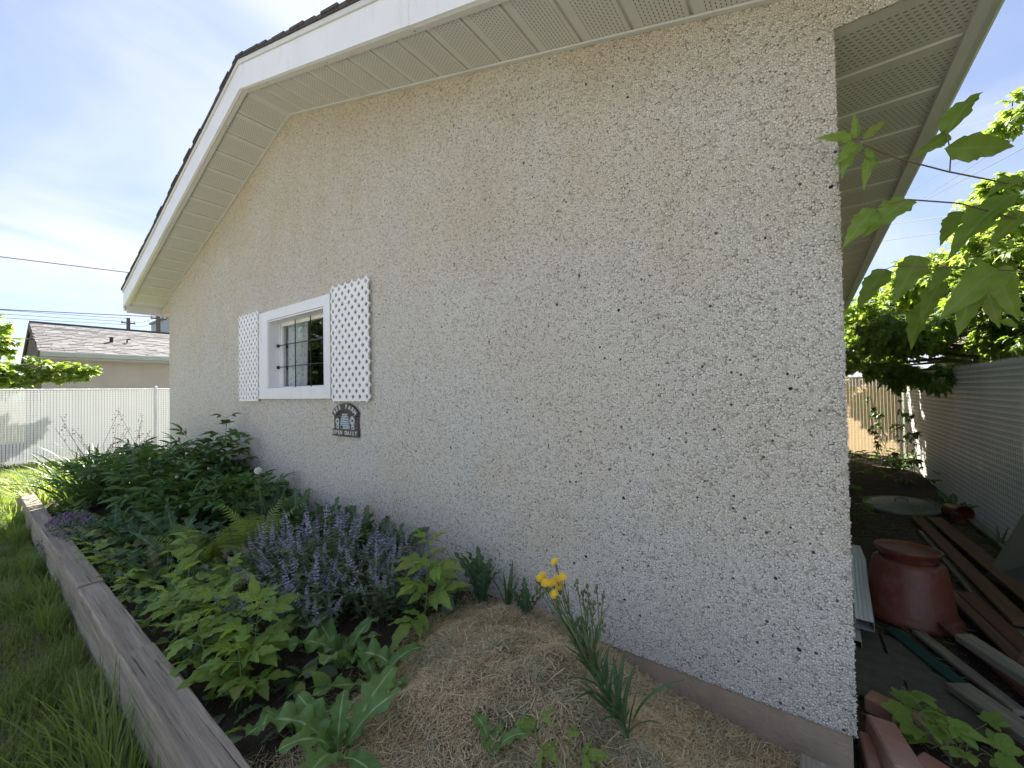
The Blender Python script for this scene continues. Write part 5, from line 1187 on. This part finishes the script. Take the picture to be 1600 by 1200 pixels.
# boards
def bd(label, a, b, w, th, mat, up=(0, 0, 1), group='loose boards in the side yard', name='board'): return plank(name, a, b, w, th, mat, up, label=label, cat='board', group=group)
bd('long brown board beside the pot, the one nearer the wall', (.70, 3.62, -.015), (.735, 1.38, .045), .085, .02, BROWNW)
bd('long brown board just below the leaning sheet', (.81, 3.60, .01), (.88, 1.35, .065), .10, .02, BROWNW, (-.1, 0, 1))
bd('dark board lying under the two long brown boards', (.665, 3.2, -.035), (.69, 1.7, -.03), .05, .03, GREYW)
bd('brown board with a slanted end right of the pot', (.548, 1.86, -.005), (.63, 1.00, .02), .062, .018, BROWNW)
bd('wide brown board next to the slanted one', (.615, 1.78, .012), (.70, .92, .035), .075, .018, REDW, (-.15, 0, 1))
bd('grey brown board in the middle of the pile', (.685, 1.62, .0), (.76, .8, .03), .06, .018, GREYW)
bd('weathered grey plank lying on top of the pile', (.455, 1.035, .065), (.655, .56, .085), .068, .036, GREYW, (-.12, 0, 1), name='plank')
bd('grey plank end poking out nearest the bricks', (.372, .72, -.01), (.56, .28, .05), .085, .034, GREYW, (-.1, 0, 1), name='plank')
bd('dark green painted board lying on the grey shingles', (.222, 1.16, -.035), (.445, .66, -.025), .062, .014, GREENW)
bd('plain grey board beside the green one', (.325, 1.20, -.034), (.53, .68, -.024), .052, .022, GREYW)
bd('reddish board under the grey plank', (.50, 1.25, -.02), (.60, .72, .005), .07, .018, REDW)
bd('dark board crossing behind the grey plank', (.86, 1.55, .02), (.62, .95, .05), .055, .02, BROWNW)
bd('short reddish board at the foot of the leaning sheet', (.90, 2.15, .03), (1.0, 1.55, .05), .09, .02, REDW)
bd('narrow dark board between pot and pile', (.50, 1.32, -.035), (.60, .95, -.02), .045, .02, BROWNW)
bd('grey board lying along the foot of the white fence', (1.10, 4.2, -.03), (1.12, 2.2, -.03), .07, .03, GREYW)
_q = random.Random(4)
for k in range(9):
    x0, y0 = _q.uniform(.5, .95), _q.uniform(.5, 2.2); a_ = R(_q.uniform(60, 125)); L_ = _q.uniform(.25, .8); z_ = _q.uniform(-.03, .03)
    bd(['splintered dark stick among the boards', 'short dark offcut beside the pile', 'thin brown lath lying across the boards', 'dark offcut under the leaning sheet', 'broken grey lath near the long boards', 'short brown offcut near the pot rim', 'grey lath pointing at the white fence', 'brown offcut at the edge of the pile', 'thin dark lath under the weathered plank'][k], (x0, y0, z_), (min(1.12, x0 + L_ * math.cos(a_)), y0 + L_ * math.sin(a_), z_ + _q.uniform(-.01, .03)), _q.uniform(.025, .07), _q.uniform(.01, .02), _q.choice((BROWNW, REDW, GREYW)))
m = MB()
for k in range(420):
    x, y = _q.uniform(.05, 1.15), _q.uniform(.2, 3.6); a_ = _q.uniform(0, 6.28); L_ = _q.uniform(.02, .09); z_ = -.045 + _q.uniform(0, .012); c_ = Vector((math.cos(a_), math.sin(a_), _q.uniform(-.1, .1))) * L_
    m.tube([(x, y, z_), tuple(Vector((x, y, z_)) + c_)], _q.uniform(.0012, .004), 4)
tag(m.build('twig_litter', BROWNST, None, (.6, 1.8, -.04)), kind='stuff')
# leaning sheet
m = MB(); a = Vector((.80, 2.22, -.01)); b = Vector((.98, 1.55, .0)); c = Vector((1.175, 1.72, .47)); d_ = Vector((1.165, 2.75, .44))
m.prism([tuple(a), tuple(b), tuple(c), tuple(d_)], (.010, .004, .004)); tag(m.build('plywood_sheet', DARKPLY, None, tuple(a)), 'dark green-grey sheet leaning against the white fence', 'sheet')
# laid asphalt shingles
def laid(label, P, th=.006, z=-.046):
    m = MB(); m.prism([(x, y, z) for x, y in P], (0, 0, th)); return tag(m.build('shingle', ASPH, None, (P[0][0], P[0][1], z)), label, 'shingle', 'grey shingles laid on the ground')
ASPH = plain('laid_shingle', (.095, .088, .078), (.06, .056, .05), 16, .95, .7, 350, bdist=.004)
laid('dark shingle tab behind the others near the pot', [(.03, 1.18), (.16, 1.10), (.165, .90), (.03, .95)])
laid('dark shingle tab between downspout end and green board', [(.172, 1.10), (.31, 1.03), (.32, .84), (.178, .895)])
laid('wide dark shingle crossing in front of the downspout', [(.02, .94), (.33, .825), (.44, .66), (.02, .72)], z=-.040)
laid('nearest left dark shingle beside the bricks', [(.02, .715), (.20, .690), (.20, .46), (.02, .47)], z=-.036)
laid('nearest right dark shingle tab with a clean cut edge', [(.207, .688), (.41, .648), (.40, .44), (.207, .458)], z=-.036)
# concrete edging blocks
def block(label, a, b, w, h, up=(0, 0, 1)):
    L = (Vector(b) - Vector(a)).length; m = MB(); m.box((0, -w / 2, -h / 2), (L, w / 2, h / 2), bev=.006)
    o = bpy.data.objects.new('brick', mesh_data('brick', m.V, m.F, PINKB)); COL.objects.link(o); o.matrix_world = frame_mat(a, b, up); return tag(o, label, 'brick', 'pink concrete bricks')
block('pink brick lying along the edge of the shingles', (.060, .425, -.015), (.270, .345, -.012), .075, .06)
block('pink brick with a chipped rounded end standing nearest the corner', (.078, .235, .0), (.125, -.01, .02), .085, .09, (.1, 0, 1))
block('pale pink brick under the leafy plant', (.16, .16, -.02), (.33, .06, -.02), .09, .06)
block('low reddish brick against the foundation', (.035, .20, -.03), (.05, -.02, -.03), .04, .06)
block('pink brick almost hidden at the near end of the planks', (.36, .10, -.02), (.50, .02, -.01), .09, .06)
# plants in the side yard
p = Plant('grape_seedling', 'lobed leafy plant growing over the pale brick', 'seedling', (.24, .27, -.03))
for i in range(16):
    b0 = Vector((.26 + U(-.03, .04), .27 + U(-.03, .03), -.03)); t_ = b0 + Vector((U(-.11, .15), U(-.12, .12), U(.04, .16))); p.stem([b0, b0.lerp(t_, .6) + Vector((0, 0, .02)), t_], [.002, .0016, .001], 4); p.leaf('mapledark', t_, sph(U(0, 6.28), R(U(-20, 25))), (0, -.25, 1), U(.09, .13), U(-.3, .3))
p.finish(30)
def weed(label, x, y, n, L, key, name='weed', el=(20, 75), zz_=-.05): return rosette(name, label, 'weed', x, y, n, L, key, el, 'weeds in the side yard', 20, z=zz_)
seedling('box_elder_seedling', 'leafy seedling at the wall just before the metal lid', 'seedling', .22, 3.3, .30, 5, .22, 'tree', (.02, -.03), parts=20, z=-.05)
weed('small weed at the near foot of the red pot', .47, 1.22, 7, .10, 'lance')
weed('grass-like weed on the near rim of the metal lid', .72, 3.72, 16, .22, 'gblade')
weed('weed at the foot of the white fence past the sheet', 1.08, 3.1, 9, .20, 'lance')
weed('weed at the white fence beside the small pot', 1.05, 4.2, 10, .28, 'thistle')
weed('low weed in the dark at the wall', .16, 5.0, 12, .30, 'thistle')
weed('low weed under the vine by the tan fence', .95, 6.6, 14, .30, 'thistle')
# vine against the back corner
p = Plant('creeper', 'creeper climbing the corner post where tan and white fences meet', 'creeper', (1.06, 7.0, -.05))
for i in range(7):
    x, y = 1.06 + U(-.14, .06), 6.9 + U(-.7, .6); P = [Vector((x, y, -.05))]
    for k in range(6): P.append(P[-1] + Vector((U(-.09, .06), U(-.10, .10), U(.10, .24))))
    p.stem(P, list(np.linspace(.005, .002, 7)), 4)
    for k in range(9): t_ = U(.1, .99) * 6; j = int(t_); pos = P[j].lerp(P[j + 1], t_ - j); pos.x = min(pos.x, 1.17); p.leaf('five', pos, sph(U(1.6, 5.2), R(U(-60, 10))), (-.3, -.3, 1), U(.11, .18), U(-.5, .5))
for k in range(70): a = U(0, 6.28); p.leaf('tree', (.85 + U(-.5, .3), 6.3 + U(-1.0, 1.0), U(-.02, .22)), sph(a, R(U(-10, 40))), (0, 0, 1), U(.12, .22), U(-.3, .3))
p.finish(80, STEMR)

# ================================================================== TREES
def tree(name, label, cat, base, h, blobs, nleaf, key, lsize, parts, mat_stem=BARK, trunk_r=.09, group=None, droop=(-60, 20), seed=0, face=None):
    """blobs: (centre, radii, weight) volumes of foliage; limbs run from the trunk to each"""
    random.seed(seed + 50); r_ = Plant(name, label, cat, base, group); tk = MB(); b = Vector(base); top = b + Vector((U(-.1, .1), U(-.1, .1), h * .8)); fork = b.lerp(top, .42)
    tk.tube([b - Vector((0, 0, .1)), b.lerp(top, .2), fork, b.lerp(top, .75), top], [trunk_r * 1.25, trunk_r, trunk_r * .85, trunk_r * .5, trunk_r * .2], 9); tot = sum(w for *_x, w in blobs); tw = MB()
    for c, rad, w in blobs:
        c = Vector(c); s0 = b.lerp(top, max(.25, min(.95, (c.z - b.z - rad[2]) / (h * .8)))); mid = s0.lerp(c, .5) + Vector((0, 0, .12)); tk.tube([s0, mid, c], [trunk_r * .4, trunk_r * .28, trunk_r * .10], 6); k = int(nleaf * w / tot); ntw = max(4, k // 9)
        for i in range(ntw):
            d = Vector((random.gauss(0, 1), random.gauss(0, 1), random.gauss(0, 1))).normalized(); rr = U(.35, 1.0) ** .5; e_ = c + Vector((d.x * rad[0], d.y * rad[1], d.z * rad[2])) * rr; s1 = c + Vector((d.x * rad[0], d.y * rad[1], d.z * rad[2])) * rr * .45
            m1 = s1.lerp(e_, .5) + Vector((0, 0, .03)); tw.tube([s1, m1, e_], [.006, .004, .0018], 4, caps=False); ax = (e_ - s1).normalized()
            for q_ in range(k // ntw):
                t_ = U(.15, 1.05); pos = s1.lerp(e_, t_); a = U(0, 6.28); dd = (sph(a, R(U(*droop))) + ax * .5).normalized(); r_.leaf(key, pos, dd, Vector((U(-.4, .4), U(-.4, .4), 1)), lsize * U(.6, 1.15), U(-.5, .5))
    tk.build('trunk', mat_stem, r_.root); tag(tw.build('twigs', mat_stem, r_.root), kind='stuff'); r_.finish(parts); return r_.root

# right-hand yard: trees beyond the white fence
random.seed(5)
_q = random.Random(12); _bl = []
for k in range(30):       # ragged sprays over the fence top, hanging lower in places
    y_ = _q.uniform(3.3, 7.4); x_ = _q.uniform(.62, 1.9) if y_ > 4.6 else _q.uniform(1.1, 1.8); z_ = _q.uniform(1.62, 2.5) - (.22 if x_ < 1.1 and k % 3 == 0 else 0)
    _bl.append(((x_, y_, z_), (_q.uniform(.2, .42), _q.uniform(.25, .55), _q.uniform(.12, .26)), _q.uniform(.6, 1.4)))
_bl += [((.9, 5.6, 1.42), (.28, .4, .16), .7), ((1.08, 4.8, 1.34), (.16, .35, .16), .5), ((.62, 6.5, 1.55), (.3, .4, .18), .7), ((1.05, 6.7, 1.45), (.25, .4, .18), .6), ((.6, 7.45, 1.72), (.5, .3, .28), 1.8), ((1.0, 7.3, 1.55), (.3, .4, .22), 1.3), ((.85, 5.2, 1.33), (.25, .3, .12), .5), ((.25, 7.5, 1.9), (.3, .3, .3), .9), ((.45, 6.9, 1.75), (.25, .4, .2), .6)]
tree('box_elder_tree', 'dark leafy tree hanging over the white fence into the side yard', 'tree', (2.0, 5.2, -.1), 3.8, _bl, 8200, 'tree', .16, 200, trunk_r=.08, seed=1, droop=(-75, 0))
tree('box_elder_tree', 'sunlit yellow green tree behind the tan fence', 'tree', (2.6, 10.2, -.1), 5.0,
     [((2.0, 9.6, 2.85), (1.2, 1.0, .75), 3), ((3.2, 9.2, 3.7), (1.0, 1.0, .8), 3), ((1.1, 10.0, 2.6), (.9, .7, .75), 2.4), ((3.9, 9.6, 4.7), (.7, .8, .5), 1.2), ((.5, 8.7, 1.95), (1.0, .5, .5), 1.8)], 6500, 'tree2', .20, 120, trunk_r=.11, seed=2)
tree('box_elder_tree', 'pale feathery tree top standing highest beside the power lines', 'tree', (4.4, 7.2, -.1), 4.8,
     [((3.05, 6.1, 3.0), (.6, .8, .55), 2), ((1.97, 5.8, 4.5), (.16, .4, .26), .30), ((1.9, 6.0, 3.75), (.24, .4, .14), .28), ((3.9, 6.2, 3.6), (.6, .7, .7), 1.5), ((2.6, 5.0, 2.55), (.55, .7, .45), 1.6), ((2.2, 6.8, 3.0), (.7, .7, .4), 1), ((1.9, 5.6, 2.9), (.55, .9, .45), 1.6), ((1.4, 7.0, 2.9), (.6, .8, .4), 1.4), ((1.0, 7.6, 2.6), (.5, .6, .4), 1), ((2.0, 6.5, 3.5), (.5, .7, .4), 1)], 7500, 'tree2', .17, 120, trunk_r=.10, seed=3)
tree('box_elder_tree', 'spreading tree whose branches roof over the near side yard', 'tree', (2.7, 2.2, -.1), 5.4,
     [((1.9, 1.5, 2.9), (.75, 1.3, .8), 3), ((2.0, -.2, 2.7), (.7, .7, .7), 1.8), ((3.0, 2.6, 3.6), (.9, .9, 1.0), 3), ((1.5, .5, 3.6), (1.0, .9, .4), 3.5), ((1.5, 2.0, 5.8), (1.2, 1.0, .5), 3), ((1.5, 4.8, 8.0), (1.4, 1.5, .6), 3), ((1.9, .4, 1.9), (.5, 1.0, .6), 2), ((1.2, -.4, 3.0), (.6, .8, .3), 2.5)], 7500, 'tree', .30, 20, trunk_r=.13, seed=9)
# one branch of a tree outside the frame reaches across the eave
br = Plant('box_elder_branch', 'near box elder branch reaching over the side yard to the eave', 'branch', (1.55, 2.2, 1.7))
BR_STEMS = [[(0.026, -0.112, 2.007), (0.145, 0.029, 1.971), (0.295, 0.225, 1.962), (0.556, 0.565, 1.964)], [(0.302, 0.23, 1.957), (0.307, 0.233, 2.022), (0.298, 0.225, 2.086)], [(0.158, 0.259, 1.676), (0.304, 0.314, 1.656), (0.54, 0.54, 1.65)], [(0.084, -0.011, 1.811), (0.171, 0.051, 1.838), (0.338, 0.301, 1.869), (0.545, 0.539, 1.833)]]
BR_LEAVES = [((0.026, -0.112, 2.007), (-0.054, -0.194, 2.005), 0.8), ((0.039, -0.102, 2.01), (0.034, -0.131, 2.077), 0.8), ((0.057, -0.068, 2.017), (0.123, -0.044, 2.071), 0.8), ((0.033, -0.117, 1.993), (-0.017, -0.175, 1.914), 0.8), ((0.049, -0.105, 1.987), (-0.006, -0.166, 1.886), 0.85), ((0.074, -0.065, 1.957), (0.053, -0.101, 1.855), 0.75), ((0.062, -0.075, 1.983), (0.094, -0.072, 1.913), 0.6), ((0.298, 0.225, 2.086), (0.386, 0.26, 2.237), 1.15), ((0.285, 0.195, 2.029), (0.476, 0.31, 2.022), 0.95), ((0.307, 0.252, 2.101), (0.213, 0.159, 2.017), 0.8), ((0.171, 0.051, 1.838), (0.06, -0.051, 1.73), 1.25), ((0.084, -0.011, 1.811), (0.004, -0.091, 1.691), 1), ((0.432, 0.376, 1.641), (0.284, 0.244, 1.49), 1.5), ((0.245, 0.375, 1.726), (0.164, 0.292, 1.556), 1.2), ((0.325, 0.435, 1.681), (0.273, 0.371, 1.595), 1), ((0.449, 0.42, 1.639), (0.49, 0.428, 1.464), 1), ((0.153, 0.362, 1.692), (0.058, 0.267, 1.543), 1), ((0.549, 0.538, 1.988), (0.437, 0.43, 1.929), 1), ((0.492, 0.456, 1.91), (0.306, 0.297, 1.71), 0.9), ((0.472, 0.484, 1.897), (0.406, 0.411, 1.792), 0.9), ((0.546, 0.539, 1.867), (0.441, 0.438, 1.746), 1), ((0.419, 0.558, 1.638), (0.367, 0.496, 1.439), 1), ((0.343, 0.609, 1.662), (0.271, 0.529, 1.504), 1), ((0.458, 0.587, 1.637), (0.485, 0.582, 1.461), 1), ((0.4, 0.59, 1.927), (0.329, 0.512, 1.794), 1), ((0.342, 0.822, 1.62), (0.262, 0.734, 1.419), 1)]
reg('leaflet', lambda i: blade(16, lambda t_: toothed(t_, 6, .30) * 1.0, bend=.25 + .2 * i, fold=.18 + .06 * i, wave=.09, seed=i + 40, cols=2), L_BOX, 4)
for k, P in enumerate(BR_STEMS):
    if k != 1: P = P + [tuple(lerp(P[-1], (1.55, 2.2, 1.85), .6)), (1.55, 2.2, 1.7)]
    br.stem(P, list(np.linspace(.0020, .0034 if k != 1 else .0018, len(P))), 6)
for b, t_, w_ in BR_LEAVES:
    b, t_ = Vector(b), Vector(t_); d = t_ - b; tocam = (CAM - b).normalized(); tv = random.choice(TPL['leaflet']); w_ = min(w_, 1.1) * .92; m = orient(b, d, tocam + Vector((U(-.5, .5), U(-.3, .3), U(.1, .7))), d.length * 1.05, U(-.25, .25)) @ Matrix.Diagonal((w_ * .8, 1, 1, 1)); br.L.append((tv, m))
    near = min((Vector(q_) for P in BR_STEMS for q_ in P), key=lambda v: (v - b).length)
    if .01 < (near - b).length < .12: br.stem([near, b], [.0013, .0010], 4)
for i in range(60):
    a = U(0, 6.28); br.leaf('leaflet', (1.0 + U(-.34, .40), 1.55 + U(-.4, .5), 1.72 + U(-.16, .36)), sph(a, R(U(-70, 0))), (-.3, -.6, .8), U(.06, .11), U(-.5, .5))
br.finish(80, STEMR)
# far left
tree('maple_sapling', 'bright sunlit maple sapling leaning over the far white fence', 'tree', (-14.3, -.75, -.1), 2.2, [((-14.2, -1.05, 1.72), (.35, .45, .20), 2), ((-14.2, -.35, 1.88), (.32, .50, .20), 2), ((-14.2, -.75, 2.0), (.2, .35, .2), 1), ((-14.15, .02, 1.98), (.22, .28, .12), .8)], 760, 'maple', .20, 120, trunk_r=.03, seed=4)
tree('leafy_tree', 'dark green tree behind the neighbouring garage gable', 'tree', (-23, -3.2, -.1), 4.6, [((-23.5, -1.35, 3.35), (1.0, .85, 1.2), 2.5), ((-24, -3.6, 3.0), (1.2, 1.2, 1.4), 2), ((-23.5, -1.3, 1.9), (.9, .9, .9), 1.8)], 2600, 'mapledark', .34, 40, trunk_r=.14, seed=6)
# garden trees on the far side of the lawn; the window pane mirrors them
tree('leafy_tree', 'broad leafy tree beyond the far fence mirrored in the window', 'tree', (-15.5, -7.0, -.1), 6.2, [((-15.5, -6.6, 3.2), (1.8, 1.8, 1.9), 3), ((-15, -5.4, 2.2), (1.2, 1.2, 1.4), 2), ((-14.8, -8.4, 2.6), (1.5, 1.5, 1.9), 3), ((-14.6, -6.8, 1.6), (.9, 2.2, 1.0), 2)], 5200, 'five', .40, 0, trunk_r=.16, seed=7)
for lb, (a, b) in zip(('upper power line crossing the sky right of the eave', 'second power line slanting down right of the eave', 'third power line of the slanting bundle by the eave', 'short power line highest at the right edge of the sky', 'black cable just above the feathery tree tops', 'lower black cable passing through the tree tops'), [((6.205, 8.205, 7.287), (6.03, 55.42, 19.416)), ((5.853, 7.953, 7.09), (7.044, 56.184, 18.499)), ((4.875, 7.266, 5.705), (7.527, 56.529, 18.977)), ((4.419, 6.951, 4.89), (11.42, 59.175, 27.937)), ((4.566, 9.062, 4.161), (1.809, 21.827, 8.248)), ((4.594, 9.086, 3.968), (1.695, 21.761, 7.515))] ): cable(lb, a, b, .0, .016 if 'cable' not in lb else .014, 'power lines over the alley')
